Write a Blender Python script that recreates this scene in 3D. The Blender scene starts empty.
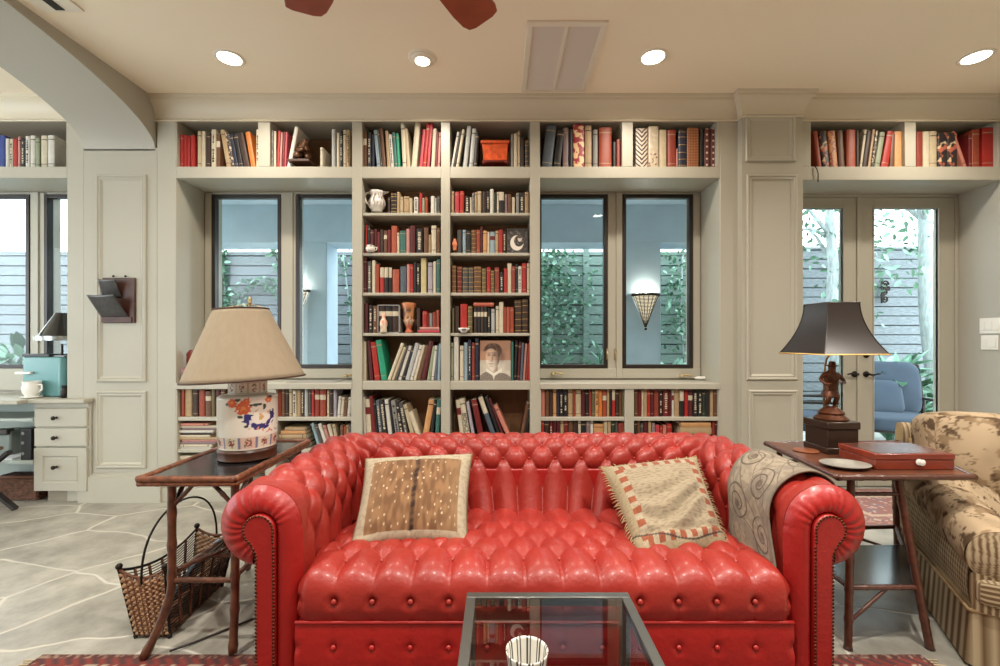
# Reading room with a red chesterfield: built-in bookcases, windows to a porch, arch at the left, french doors at the right.
SKY=5.0; REAR_W=26; EXPOSURE=.27
import bpy, bmesh, math, random
from mathutils import Vector, Matrix, noise, Euler
import numpy as np
random.seed(7)
PI = math.pi
sc = bpy.context.scene
COL = sc.collection
# ---------------------------------------------------------------- measuring helpers (photo pixel + known distance -> metres)
FOC, CX, CY, CZ = 444.0, 500.0, 342.0, 1.2
FACE, BACKW, CEIL = 3.34, 3.67, 3.035
def PX(px, Y): return (px - CX) * Y / FOC
def PZ(py, Y): return CZ - (py - CY) * Y / FOC
def FX(px): return PX(px, FACE)
def FZ(py): return PZ(py, FACE)
def P(px, py, Y): return Vector((PX(px, Y), Y, PZ(py, Y)))

# ---------------------------------------------------------------- materials
def lin(c):
    return tuple(((x/255)/12.92 if x/255 <= .04045 else ((x/255+.055)/1.055)**2.4) for x in c[:3]) + (1.0,)
MATS = {}
def mat(name, col=(200,200,200), rough=.55, metal=0., spec=.5, var=0., vscale=8., bump=0., bscale=60., coat=0., vcol=False, emit=None, estr=0., stretch=None, sheen=0.):
    if name in MATS: return MATS[name]
    m = bpy.data.materials.new(name); m.use_nodes = True
    nt = m.node_tree; N = nt.nodes; L = nt.links
    b = N['Principled BSDF']
    b.inputs['Roughness'].default_value = rough; b.inputs['Metallic'].default_value = metal
    b.inputs['Specular IOR Level'].default_value = spec; b.inputs['Coat Weight'].default_value = coat
    b.inputs['Coat Roughness'].default_value = .15
    if sheen: b.inputs['Sheen Weight'].default_value = sheen
    c = lin(col)
    b.inputs['Base Color'].default_value = c
    tc = N.new('ShaderNodeTexCoord'); mp = N.new('ShaderNodeMapping'); L.new(tc.outputs['Object'], mp.inputs['Vector'])
    if stretch: mp.inputs['Scale'].default_value = stretch
    src = None
    if vcol:
        at = N.new('ShaderNodeAttribute'); at.attribute_name = 'pattern'; src = at.outputs['Color']
    if var:
        nz = N.new('ShaderNodeTexNoise'); nz.inputs['Scale'].default_value = vscale; nz.inputs['Detail'].default_value = 5
        L.new(mp.outputs['Vector'], nz.inputs['Vector'])
        mr = N.new('ShaderNodeMapRange'); mr.inputs['From Min'].default_value = .3; mr.inputs['From Max'].default_value = .7
        mr.inputs['To Min'].default_value = 1-var; mr.inputs['To Max'].default_value = 1+var
        L.new(nz.outputs['Fac'], mr.inputs['Value'])
        mx = N.new('ShaderNodeMix'); mx.data_type = 'RGBA'; mx.blend_type = 'MULTIPLY'; mx.inputs['Factor'].default_value = 1
        if src: L.new(src, mx.inputs['A'])
        else: mx.inputs['A'].default_value = c
        L.new(mr.outputs['Result'], mx.inputs['B']); src = mx.outputs['Result']
    if src: L.new(src, b.inputs['Base Color'])
    if bump:
        nb = N.new('ShaderNodeTexNoise'); nb.inputs['Scale'].default_value = bscale; nb.inputs['Detail'].default_value = 3
        L.new(mp.outputs['Vector'], nb.inputs['Vector'])
        bp = N.new('ShaderNodeBump'); bp.inputs['Strength'].default_value = bump; bp.inputs['Distance'].default_value = .01
        L.new(nb.outputs['Fac'], bp.inputs['Height']); L.new(bp.outputs['Normal'], b.inputs['Normal'])
    if emit:
        b.inputs['Emission Color'].default_value = lin(emit); b.inputs['Emission Strength'].default_value = estr
    MATS[name] = m
    return m

def glass_mat(name, tint=(235,242,242), ior=1.5, gain=1.0):
    if name in MATS: return MATS[name]
    m = bpy.data.materials.new(name); m.use_nodes = True
    nt = m.node_tree; N = nt.nodes; L = nt.links
    N.remove(N['Principled BSDF'])
    tr = N.new('ShaderNodeBsdfTransparent'); tr.inputs['Color'].default_value = lin(tint)
    gl = N.new('ShaderNodeBsdfGlossy'); gl.inputs['Roughness'].default_value = .0
    fr = N.new('ShaderNodeFresnel'); fr.inputs['IOR'].default_value = ior
    ml = N.new('ShaderNodeMath'); ml.operation = 'MULTIPLY'; ml.inputs[1].default_value = gain; ml.use_clamp = True
    mx = N.new('ShaderNodeMixShader')
    ge = N.new('ShaderNodeNewGeometry'); iv = N.new('ShaderNodeMath'); iv.operation = 'SUBTRACT'; iv.inputs[0].default_value = 1.0
    L.new(ge.outputs['Backfacing'], iv.inputs[1]); m2 = N.new('ShaderNodeMath'); m2.operation = 'MULTIPLY'
    L.new(fr.outputs['Fac'], ml.inputs[0]); L.new(ml.outputs[0], m2.inputs[0]); L.new(iv.outputs[0], m2.inputs[1]); L.new(m2.outputs[0], mx.inputs['Fac'])
    L.new(tr.outputs[0], mx.inputs[1]); L.new(gl.outputs[0], mx.inputs[2])
    L.new(mx.outputs[0], N['Material Output'].inputs['Surface'])
    MATS[name] = m
    return m

# ---------------------------------------------------------------- objects
def tag(o, label=None, cat=None, group=None, kind=None):
    if label: o['label'] = label
    if cat: o['category'] = cat
    if group: o['group'] = group
    if kind: o['kind'] = kind
    return o
def thing(name, label, cat, loc=(0,0,0), rz=0., group=None):
    o = bpy.data.objects.new(name, None); COL.objects.link(o)
    o.empty_display_size = .1
    o.location = loc; o.rotation_euler = (0,0,rz)
    return tag(o, label, cat, group)
def wm(o):
    M = o.matrix_basis.copy()
    p = o.parent
    while p is not None: M = p.matrix_basis @ M; p = p.parent
    return M

class MB:
    """collects shapes; build() links them as one mesh object"""
    def __init__(s): s.v=[]; s.f=[]; s.m=[]; s.c=[]; s.uc=False
    def add(s, verts, faces, mi=0, cols=None):
        n=len(s.v); s.v += [tuple(v) for v in verts]
        s.f += [tuple(i+n for i in f) for f in faces]; s.m += [mi]*len(faces)
        if cols is not None: s.c += list(cols); s.uc=True
        else: s.c += [(1,1,1,1)]*len(verts)
        return s
    def box(s, x0,x1,y0,y1,z0,z1, mi=0):
        v=[(x,y,z) for x in (x0,x1) for y in (y0,y1) for z in (z0,z1)]
        return s.add(v,[(0,1,3,2),(4,6,7,5),(0,4,5,1),(2,3,7,6),(0,2,6,4),(1,5,7,3)],mi)
    def bar(s, a, b, w, h, mi=0, up=(0,0,1)):
        a=Vector(a); b=Vector(b); d=(b-a).normalized(); u=Vector(up)
        sd=d.cross(u)
        if sd.length<1e-4: sd=d.cross(Vector((1,0,0)))
        sd.normalize(); u=sd.cross(d).normalized()
        v=[p+sd*(i*w/2)+u*(j*h/2) for p in (a,b) for i in (-1,1) for j in (-1,1)]
        return s.add(v,[(0,1,3,2),(4,6,7,5),(0,4,5,1),(2,3,7,6),(0,2,6,4),(1,5,7,3)],mi)
    def tube(s, pts, r, n=8, mi=0, closed=False):
        pts=[Vector(p) for p in pts]; N=len(pts)
        rs=r if isinstance(r,(list,tuple)) else [r]*N
        V=[]; prev=None
        for i,p in enumerate(pts):
            if closed: t=pts[(i+1)%N]-pts[i-1]
            else: t=pts[min(i+1,N-1)]-pts[max(i-1,0)]
            if t.length<1e-9: t=Vector((0,0,1))
            t.normalize()
            if prev is None:
                a=Vector((0,0,1)) if abs(t.z)<.9 else Vector((1,0,0)); nrm=t.cross(a).normalized()
            else:
                nrm=prev-t*prev.dot(t)
                if nrm.length<1e-6: nrm=t.orthogonal()
                nrm.normalize()
            prev=nrm; bn=t.cross(nrm)
            V += [p+nrm*(rs[i]*math.cos(2*PI*k/n))+bn*(rs[i]*math.sin(2*PI*k/n)) for k in range(n)]
        F=[]
        for i in range(N if closed else N-1):
            j=(i+1)%N
            for k in range(n): F.append((i*n+k,i*n+(k+1)%n,j*n+(k+1)%n,j*n+k))
        if not closed: F += [tuple(range(n))[::-1], tuple((N-1)*n+k for k in range(n))]
        return s.add(V,F,mi)
    def lathe(s, prof, c=(0,0,0), n=32, mi=0, colfn=None, sx=1., sy=1.):
        V=[]; C=[]
        for i,(r,z) in enumerate(prof):
            for k in range(n):
                a=2*PI*k/n; V.append((c[0]+r*sx*math.cos(a),c[1]+r*sy*math.sin(a),c[2]+z))
                if colfn: C.append(colfn(a,z,r))
        F=[(i*n+k,i*n+(k+1)%n,(i+1)*n+(k+1)%n,(i+1)*n+k) for i in range(len(prof)-1) for k in range(n)]
        if prof[0][0]>1e-5: F.append(tuple(range(n))[::-1])
        if prof[-1][0]>1e-5: F.append(tuple((len(prof)-1)*n+k for k in range(n)))
        return s.add(V,F,mi,C if colfn else None)
    def ball(s, c, r, n=10, mi=0, sc=(1,1,1)):
        m=max(4,n//2+1)
        return s.lathe([( max(1e-6,r*math.sin(PI*i/m)), -r*math.cos(PI*i/m)*sc[2]) for i in range(m+1)], c, n, mi, None, sc[0], sc[1])
    def prism(s, poly, fn, d0, d1, mi=0):
        n=len(poly)
        V=[fn(p[0],p[1],d0) for p in poly]+[fn(p[0],p[1],d1) for p in poly]
        F=[tuple(range(n)),tuple(range(n,2*n))[::-1]]+[(i,n+i,n+(i+1)%n,(i+1)%n) for i in range(n)]
        return s.add(V,F,mi)
    def grid(s, fn, nu, nv, mi=0, colfn=None, wu=False, flip=False):
        V=[]; C=[]
        for i in range(nu if wu else nu+1):
            for j in range(nv+1):
                V.append(fn(i/nu,j/nv))
                if colfn: C.append(colfn(i/nu,j/nv))
        F=[]; w=nv+1; R=nu if wu else nu+1
        for i in range(nu):
            for j in range(nv):
                q=(i*w+j,((i+1)%R)*w+j,((i+1)%R)*w+j+1,i*w+j+1)
                F.append(q[::-1] if flip else q)
        return s.add(V,F,mi,C if colfn else None)
    def xf(s, M, start=0):
        for i in range(start,len(s.v)): s.v[i]=tuple(M@Vector(s.v[i]))
        return s
    def build(s, name, mats, parent=None, local=False, bevel=0., smooth=38., solid=0., sub=0, **kw):
        me=bpy.data.meshes.new(name)
        V=s.v
        if parent is not None and not local:
            I=wm(parent).inverted(); V=[tuple(I@Vector(v)) for v in V]
        me.from_pydata(V,[],s.f)
        if not isinstance(mats,(list,tuple)): mats=[mats]
        for m in mats: me.materials.append(m)
        if len(mats)>1: me.polygons.foreach_set('material_index', s.m)
        if s.uc:
            at=me.color_attributes.new('pattern','FLOAT_COLOR','POINT')
            at.data.foreach_set('color', np.array(s.c,dtype=np.float32).ravel())
        bm=bmesh.new(); bm.from_mesh(me); bmesh.ops.recalc_face_normals(bm, faces=bm.faces); bm.to_mesh(me); bm.free()
        if smooth:
            me.polygons.foreach_set('use_smooth',[True]*len(me.polygons))
            if smooth<179: me.set_sharp_from_angle(angle=math.radians(smooth))
        me.update()
        o=bpy.data.objects.new(name,me); COL.objects.link(o)
        if parent is not None: o.parent=parent
        if solid:
            md=o.modifiers.new('solid','SOLIDIFY'); md.thickness=solid; md.offset=-1
        if bevel:
            md=o.modifiers.new('bevel','BEVEL'); md.width=bevel; md.segments=2; md.limit_method='ANGLE'; md.angle_limit=math.radians(40)
        if sub:
            md=o.modifiers.new('sub','SUBSURF'); md.levels=sub; md.render_levels=sub
        tag(o,kw.get('label'),kw.get('cat'),kw.get('group'),kw.get('kind'))
        return o

def skin(name, nodes, edges, m, parent=None, lv=2, M=None, **kw):
    """one continuous body grown round a skeleton: nodes=[(x,y,z,r)]"""
    me=bpy.data.meshes.new(name)
    vs=[Vector(n[:3]) for n in nodes]
    if M is not None: vs=[M@v for v in vs]
    if parent is not None:
        I=wm(parent).inverted(); vs=[I@v for v in vs]
    me.from_pydata([tuple(v) for v in vs],edges,[])
    o=bpy.data.objects.new(name,me); COL.objects.link(o)
    if parent is not None: o.parent=parent
    md=o.modifiers.new('skin','SKIN'); md.use_smooth_shade=True
    for i,sv in enumerate(me.skin_vertices[0].data):
        sv.radius=(nodes[i][3],nodes[i][3]); sv.use_root=(i==0)
    sm=o.modifiers.new('sub','SUBSURF'); sm.levels=lv; sm.render_levels=lv
    me.materials.append(m)
    tag(o,kw.get('label'),kw.get('cat'),kw.get('group'),kw.get('kind'))
    return o

def copy_tree(o, parent=None):
    c=o.copy(); COL.objects.link(c)
    if parent is not None: c.parent=parent
    for ch in [q for q in bpy.data.objects if q.parent is o]: copy_tree(ch,c)
    return c
def nz(x,y,z=0.,s=1.): return noise.noise(Vector((x*s,y*s,z*s)))
def mixc(a,b,t):
    t=max(0.,min(1.,t)); return tuple(a[i]*(1-t)+b[i]*t for i in range(3))+(1.,)
def sstep(a,b,x):
    t=max(0.,min(1.,(x-a)/(b-a))); return t*t*(3-2*t)
def S(name,mb,m,**k): return mb.build(name,m,kind='structure',**k)
# ================================================================ ROOM SHELL
CREAM = mat('cream_paint',(177,173,158),rough=.38,spec=.4,var=.02,vscale=2)
CROWNP = mat('crown_tan',(208,198,176),rough=.4,spec=.4)  # crown moulding set lighter than the cream woodwork
WALLP = mat('wall_paint',(178,174,162),rough=.6,spec=.3,var=.02,vscale=2)
CEILP = mat('ceiling_paint',(246,234,212),rough=.85,spec=.2)
BROWNB = mat('brown_back_panel',(128,92,60),rough=.6,var=.12,vscale=14,stretch=(8,8,.6))
BLACKF = mat('dark_bronze_sash',(38,30,26),rough=.35)
WHITE = mat('white_enamel',(236,234,226),rough=.3)
PANE = glass_mat('window_glass',(248,252,252),1.45,.9)
BRASS = mat('aged_brass',(176,156,112),rough=.4,metal=.6)
IRON = mat('dark_iron',(42,36,32),rough=.45,metal=.6)
CHROME = mat('brushed_steel',(150,150,148),rough=.3,metal=1.)

def flag_mat():
    m=bpy.data.materials.new('flagstone'); m.use_nodes=True
    nt=m.node_tree; N=nt.nodes; L=nt.links; b=N['Principled BSDF']
    tc=N.new('ShaderNodeTexCoord')
    nz1=N.new('ShaderNodeTexNoise'); nz1.inputs['Scale'].default_value=2.2; nz1.inputs['Detail'].default_value=2
    L.new(tc.outputs['Object'],nz1.inputs['Vector'])
    ad=N.new('ShaderNodeVectorMath'); ad.operation='MULTIPLY_ADD'; ad.inputs[1].default_value=(.22,.22,0)
    L.new(nz1.outputs['Color'],ad.inputs[0]); L.new(tc.outputs['Object'],ad.inputs[2])
    mp=N.new('ShaderNodeMapping'); mp.inputs['Scale'].default_value=(1.25,2.0,1); mp.inputs['Rotation'].default_value=(0,0,.5); L.new(ad.outputs[0],mp.inputs['Vector'])
    vo=N.new('ShaderNodeTexVoronoi'); vo.voronoi_dimensions='2D'; vo.feature='DISTANCE_TO_EDGE'; vo.inputs['Scale'].default_value=1.25; vo.inputs['Randomness'].default_value=.95
    vc=N.new('ShaderNodeTexVoronoi'); vc.voronoi_dimensions='2D'; vc.inputs['Scale'].default_value=1.25; vc.inputs['Randomness'].default_value=.95
    L.new(mp.outputs[0],vo.inputs['Vector']); L.new(mp.outputs[0],vc.inputs['Vector'])
    r=N.new('ShaderNodeMapRange'); r.inputs['From Min'].default_value=.006; r.inputs['From Max'].default_value=.026; L.new(vo.outputs['Distance'],r.inputs['Value'])
    n2=N.new('ShaderNodeTexNoise'); n2.inputs['Scale'].default_value=5; n2.inputs['Detail'].default_value=8; n2.inputs['Roughness'].default_value=.65; L.new(tc.outputs['Object'],n2.inputs['Vector'])
    cr=N.new('ShaderNodeValToRGB'); cr.color_ramp.elements[0].position=.3; cr.color_ramp.elements[0].color=lin((128,125,114)); cr.color_ramp.elements[1].position=.72; cr.color_ramp.elements[1].color=lin((182,178,166))
    L.new(n2.outputs['Fac'],cr.inputs['Fac'])
    sp=N.new('ShaderNodeSeparateColor'); L.new(vc.outputs['Color'],sp.inputs[0])
    r2=N.new('ShaderNodeMapRange'); r2.inputs['To Min'].default_value=.84; r2.inputs['To Max'].default_value=1.1; L.new(sp.outputs[0],r2.inputs['Value'])
    mu=N.new('ShaderNodeMix'); mu.data_type='RGBA'; mu.blend_type='MULTIPLY'; mu.inputs['Factor'].default_value=1; L.new(cr.outputs['Color'],mu.inputs['A']); L.new(r2.outputs[0],mu.inputs['B'])
    mx=N.new('ShaderNodeMix'); mx.data_type='RGBA'; mx.inputs['A'].default_value=lin((196,192,180)); L.new(r.outputs[0],mx.inputs['Factor']); L.new(mu.outputs['Result'],mx.inputs['B'])
    L.new(mx.outputs['Result'],b.inputs['Base Color']); b.inputs['Roughness'].default_value=.42
    ma=N.new('ShaderNodeMath'); ma.operation='MULTIPLY_ADD'; ma.inputs[1].default_value=.25; L.new(n2.outputs['Fac'],ma.inputs[0]); L.new(r.outputs[0],ma.inputs[2])
    bp=N.new('ShaderNodeBump'); bp.inputs['Strength'].default_value=.35; bp.inputs['Distance'].default_value=.01; L.new(ma.outputs[0],bp.inputs['Height']); L.new(bp.outputs['Normal'],b.inputs['Normal'])
    return m
S('floor',MB().box(-7,3.9,-3.2,3.8,-.1,0),flag_mat())
S('ceiling',MB().box(-7,3.9,-3.2,3.8,CEIL,CEIL+.1),CEILP)
RWX=3.785
AX0,AX1=-3.13,-2.594
S('wall_left_far',MB().box(-7.1,-7,-3.2,-.2,0,CEIL).box(-7.1,-7,3.2,3.8,0,CEIL).box(-7.1,-7,-.2,3.2,0,.7).box(-7.1,-7,-.2,3.2,2.7,CEIL),WALLP)  # unseen wall; its opening is added to let daylight in beyond the arch
S('wall_front',MB().box(-3.13,RWX+.1,-3.3,-3.2,0,CEIL),WALLP)
S('wall_right',MB().box(RWX,RWX+.1,-3.2,3.8,0,CEIL),WALLP)

# window wall with its openings
openings=[(-4.60,-3.87,.985,2.415),(-3.75,-3.28,.985,2.415),(-2.372,-1.80,.985,2.415),(-1.678,-1.106,.985,2.415),(.312,.884,.985,2.415),(1.008,1.587,.985,2.415),(2.20,3.77,0,2.40)]
mb=MB(); x=-7
for (a,b,z0,z1) in openings:
    mb.box(x,a,BACKW,BACKW+.12,0,CEIL)
    if z0>0: mb.box(a,b,BACKW,BACKW+.12,0,z0)
    mb.box(a,b,BACKW,BACKW+.12,z1,CEIL); x=b
mb.box(x,RWX,BACKW,BACKW+.12,0,CEIL)
S('wall_back',mb,CREAM)

def sash(n,a,b,z0,z1):
    w=bpy.data.objects.new('window_%d'%n,None); COL.objects.link(w); w.location=((a+b)/2,BACKW,z0); tag(w,kind='structure')
    t=.03; y0,y1=BACKW-.022,BACKW+.03
    MB().box(a,a+t,y0,y1,z0,z1).box(b-t,b,y0,y1,z0,z1).box(a+t,b-t,y0,y1,z0,z0+t).box(a+t,b-t,y0,y1,z1-t,z1).build('window_frame',BLACKF,w,bevel=.003)
    MB().box(a+t,b-t,BACKW+.008,BACKW+.013,z0+t,z1-t).build('window_pane',PANE,w,smooth=0)
    return w
WIN=[sash(i+1,*o) for i,o in enumerate(openings[:6])]
for n,(px,py) in ((3,(553,372)),(4,(682,374)),(1,(346,374))):
    w=WIN[{3:4,4:5,1:3}[n]]; c=P(px,py+3,BACKW-.05)
    m=MB().lathe([(.018,0),(.02,.006),(.012,.02),(.001,.024)],c,12)
    m.tube([c+Vector((0,0,.014)),c+Vector((.03,-.012,.02)),c+Vector((.075,-.012,.01))],[.006,.007,.009],8)
    m.build('window_crank',BRASS,w)
for px,py in ((607,354),(615,354)):
    c=P(px,py,BACKW-.02); MB().box(c.x-.006,c.x+.006,c.y-.012,c.y,c.z-.045,c.z+.045).tube([c+Vector((0,-.01,.02)),c+Vector((0,-.025,.0)),c+Vector((0,-.022,-.04))],.005,6).build('window_latch',BRASS,WIN[4 if px<610 else 5],smooth=40)
# cream casings between and around the sashes
def board(name,*bx,bev=.004,m=None):
    mm=MB()
    for b in bx: mm.box(*b)
    return S(name,mm,m or CREAM,bevel=bev)
yc0,yc1=BACKW-.016,BACKW
TR=[0]
def trim(*bx,**k):
    TR[0]+=1; return board('trim_%d'%TR[0],*bx,**k)
zl=FZ(388)+.03
trim((-2.43,-2.374,yc0,yc1,.9,2.43),(-1.797,-1.70,yc0-.01,yc1,.9,2.43),(-1.72,-1.681,yc0,yc1,.9,2.43),(-2.374,-1.113,yc0,yc1,2.417,2.434),(-2.374,-1.113,yc0-.004,yc1,.9,.982))
trim((.30,.31,yc0,yc1,.9,2.43),(.887,.955,yc0,yc1,.9,2.43),(.955,1.005,yc0-.01,yc1,.9,2.43),(1.59,1.65,yc0,yc1,.9,2.43),(.31,1.65,yc0,yc1,2.417,2.434),(.31,1.65,yc0-.004,yc1,.9,.982))
trim((-3.868,-3.752,yc0,yc1,.80,2.43),(-3.84,-3.79,yc0-.012,yc1,.80,2.43),(-3.277,-3.25,yc0,yc1,.8,2.43),(-5,-3.25,yc0-.004,yc1,.80,.982))

# stiles that close the window recesses (full height)
trim((FX(157),FX(176),FACE,BACKW,0,2.86))
trim((FX(720),1.80,FACE,BACKW,0,2.86))
trim((FX(67),AX0,FACE,BACKW,.0,2.86))
# sills
trim((FX(176),FX(352),FACE-.006,BACKW-.02,.845,.89))
trim((FX(540),FX(720),FACE-.006,BACKW-.02,.845,.89))
# frieze above the bookcases
trim((-5,-3.13,FACE,BACKW,FZ(120),CEIL),(FX(157),1.79,FACE,BACKW,FZ(120),CEIL),(2.238,RWX,FACE,BACKW,FZ(120),CEIL))

# crown moulding
cp=[(0,2.855),(-.012,2.855),(-.018,2.862),(-.012,2.872),(-.004,2.878),(-.006,2.905),(-.014,2.935),(-.03,2.968),(-.05,2.99),(-.058,2.995),(-.058,3.008),(-.068,3.014),(-.068,CEIL),(0,CEIL)]
def crown(x0,x1,off=0.,rl=0,rr=0):
    mm=MB(); n=len(cp)
    v=[]
    for (x,sg) in ((x0,-rl),(x1,rr)):
        for (d,z) in cp: v.append((x+sg*(-d),FACE+off+d,z))
    F=[tuple(range(n)),tuple(range(n,2*n))[::-1]]+[(i,n+i,n+(i+1)%n,(i+1)%n) for i in range(n)]
    mm.add(v,F)
    for (x,sg) in ((x0,-rl),(x1,rr)):
        if sg:
            v=[]
            for Y in (FACE+off,FACE+.0):
                for (d,z) in cp: v.append((x+sg*(-d), (Y+d if Y==FACE+off else Y), z))
            mm.add(v,[(i,n+i,n+(i+1)%n,(i+1)%n) for i in range(n)])
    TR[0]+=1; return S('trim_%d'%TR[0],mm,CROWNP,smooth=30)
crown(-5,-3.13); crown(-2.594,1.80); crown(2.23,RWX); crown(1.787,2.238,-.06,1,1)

def panel(mb,x0,x1,z0,z1,Y,loops,fill=True):
    V=[];F=[]
    for (ins,dy) in loops:
        V+=[(x0+ins,Y+dy,z0+ins),(x1-ins,Y+dy,z0+ins),(x1-ins,Y+dy,z1-ins),(x0+ins,Y+dy,z1-ins)]
    for i in range(len(loops)-1):
        for k in range(4): F.append((i*4+k,i*4+(k+1)%4,(i+1)*4+(k+1)%4,(i+1)*4+k))
    if fill: e=(len(loops)-1)*4; F.append((e,e+1,e+2,e+3))
    mb.add(V,F)
MOLD=[(0,.002),(0,-.010),(.006,-.016),(.014,-.016),(.020,-.009),(.030,-.012),(.038,-.006),(.046,-.001)]
# right pilaster
mm=MB().box(1.787,2.238,3.28,BACKW,0,2.90)
s_=3.28
for (a,b,t,u) in ((745,795,115,162),(746,797,175,380),(748,797,390,470)):
    panel(mm,PX(a,s_),PX(b,s_),PZ(u,s_),PZ(t,s_),3.28,MOLD)
mm.box(1.77,2.255,3.255,3.30,0,.20)
S('pilaster_right',mm,CREAM,smooth=25)
# left column and arch
AX0,AX1=-3.13,-2.594
mm=MB().box(AX0,FX(157),FACE,BACKW,0,2.66)
for (t,u) in ((175,382),(391,468)): panel(mm,FX(97),FX(147),FZ(u),FZ(t),FACE,MOLD)
mm.box(AX0-.02,FX(163),FACE-.03,FACE+.02,0,.19).box(AX0-.012,FX(160),FACE-.022,FACE+.02,.19,.205).box(AX0-.005,FX(158),FACE-.012,FACE+.02,.205,.215)
S('pilaster_left',mm,CREAM,smooth=25)
mm=MB(); NA=48; yc,aa,zb,hh=1.74,1.60,2.65,.36
pts=[(yc+aa*math.cos(PI*i/NA), zb+hh*math.sin(PI*i/NA)) for i in range(NA+1)]
V=[];F=[]
for (y,z) in pts: V+=[(AX0,y,z),(AX1,y,z),(AX0,y,CEIL),(AX1,y,CEIL)]
for i in range(NA):
    a,b=i*4,(i+1)*4
    F+=[(a,b,b+1,a+1),(a+1,b+1,b+3,a+3),(a,a+2,b+2,b)]
mm.add(V,F)
S('wall_left',mm,WALLP,smooth=25)
board('wall_left_pier',(AX0,AX1,-3.2,yc-aa,0,CEIL),(AX0,AX1,FACE,BACKW,2.64,CEIL),m=WALLP,bev=0)

# French doors
def door(n,a,b,gl,gr,side):
    d=bpy.data.objects.new('door_%d'%n,None); COL.objects.link(d); d.location=((a+b)/2,BACKW,0); tag(d,kind='structure')
    y0,y1=BACKW+.0,BACKW+.045; zt=2.395; g0,g1=.28,2.305
    m=MB().box(a,gl,y0,y1,.01,zt).box(gr,b,y0,y1,.01,zt).box(gl,gr,y0,y1,.01,g0).box(gl,gr,y0,y1,g1,zt)
    panel(m,gl-.012,gr+.012,g0-.012,g1+.012,y0,[(0,.001),(0,-.006),(.006,-.008),(.012,-.004),(.012,.02)],False)
    m.build('door_leaf',CREAM,d,bevel=.003)
    MB().box(gl,gr,y0+.02,y0+.026,g0,g1).build('door_glass',PANE,d,smooth=0)
    hx=b-.045 if side>0 else a+.045
    m=MB().lathe([(.024,0),(.026,.006),(.012,.012),(.010,.045),(.001,.047)],(0,0,0),14)
    m.xf(Matrix.Translation((hx,y0,.935))@Matrix.Rotation(PI/2,4,'X'))
    m.tube([(hx,y0-.04,.935),(hx-side*.02,y0-.045,.93),(hx-side*.06,y0-.045,.942),(hx-side*.085,y0-.04,.935)],[.009,.010,.008,.006],8)
    if side<0:
        k=len(m.v); m.lathe([(.022,0),(.022,.01),(.008,.012),(.008,.03),(.001,.031)],(0,0,0),12); m.xf(Matrix.Translation((hx,y0,1.09))@Matrix.Rotation(PI/2,4,'X'),k)
    m.build('door_handle',IRON,d)
    return d
door(1,2.22,2.972,2.34,2.835,1); d2=door(2,2.978,3.755,3.092,3.622,-1)
m=MB().box(2.945,2.975,BACKW-.012,BACKW-.001,.01,2.395); m.build('astragal',CREAM,d2,bevel=.003)
trim((2.20,2.22,BACKW-.01,BACKW+.05,0,2.42),(3.757,RWX,BACKW-.01,BACKW+.05,0,2.42),(2.20,RWX,BACKW-.01,BACKW+.05,2.398,2.434))

# ================================================================ BUILT-IN BOOKCASES
def bookcase(name,label,x0,x1,z0,z1,uprights,shelves,depth=.29,back=True,grp='built-in bookcases'):
    """uprights: list of (xa,xb,za,zb) ; shelves: (xa,xb,z_top,thick,setback)"""
    t=thing(name,label,'bookcase',((x0+x1)/2,FACE,z0),0,grp)
    for (a,b,za,zb) in uprights: MB().box(a,b,FACE,FACE+depth,za,zb).build('upright',CREAM,t,bevel=.003)
    for (a,b,zt,th,sb) in shelves: MB().box(a,b,FACE+sb,FACE+depth,zt-th,zt).build('shelf',CREAM,t,bevel=.003)
    if back: MB().box(x0+.01,x1-.01,FACE+depth,FACE+depth+.012,z0+.01,z1-.005).build('back_panel',BROWNB,t,smooth=0,label='brown back panel')
    return t
ZT=FZ(120); Z166=FZ(166.5); Z178=FZ(178)
u=[(FX(352),FX(362),0,ZT),(FX(441),FX(450),0,ZT),(FX(530),FX(540),0,ZT)]
SH_ROWS=[(212.3,.022),(252.5,.022),(292.5,.022),(333,.022),(381,.066),(440,.024),(486,.05)]
sh=[]
for (a,b) in ((FX(362),FX(441)),(FX(450),FX(530))):
    sh.append((a,b,Z166,Z166-Z178,0))
    for (py,th) in SH_ROWS: sh.append((a,b,FZ(py),th,.004 if th>.03 else .012))
bookcase('wall_bookcase','tall cream built-in bookcase between the two pairs of windows, behind the red sofa',FX(352),FX(540),0,ZT,u,sh)
def over(name,label,px0,px1,ups,zb=178.,depth=.325):
    a,b=FX(px0),FX(px1)
    return bookcase(name,label,a,b,FZ(zb),ZT,[(FX(p),FX(q),Z166,ZT) for p,q in ups],[(a,b,Z166,Z166-FZ(zb),0)],depth-.013)
over('over_window_bookcase','cream built-in shelf box over the left pair of windows, two bays of books',176,352,[(176,177),(258,270)])
over('over_window_bookcase','cream built-in shelf box over the right pair of windows, two bays of old books',540,720,[(622,633),(717,720)])
over('over_door_bookcase','cream built-in shelf box over the french doors at right',800,1003,[(800,811),(905,916),(998,1003)],180)
over('over_window_bookcase','cream built-in shelf box seen through the arch at far left',-110,67,[(66,67),(-60,-50)])
def under(label,px0,px1,div):
    a,b=FX(px0),FX(px1); c,d=FX(div[0]),FX(div[1])
    sh=[]
    for p,q in ((a,c),(d,b)):
        for (py,th) in ((417.3,.028),(449.5,.026),(486,.05)): sh.append((p,q,FZ(py),th,.008))
    return bookcase('under_window_bookcase',label,a,b,0,.845,[(a,a+.008,0,.845),(c,d,0,.845),(b-.008,b,0,.845)],sh,.31)
under('low cream built-in bookcase under the left windows, behind the jar lamp',176,352,(265,276))
under('low cream built-in bookcase under the right windows, behind the red sofa',540,720,(625,634))
mm=MB()
for a,b in ((FX(157),FX(352)),(FX(352),FX(540)),(FX(540),1.787)): mm.box(a,b,FACE-.012,FACE+.006,0,.10)
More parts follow.
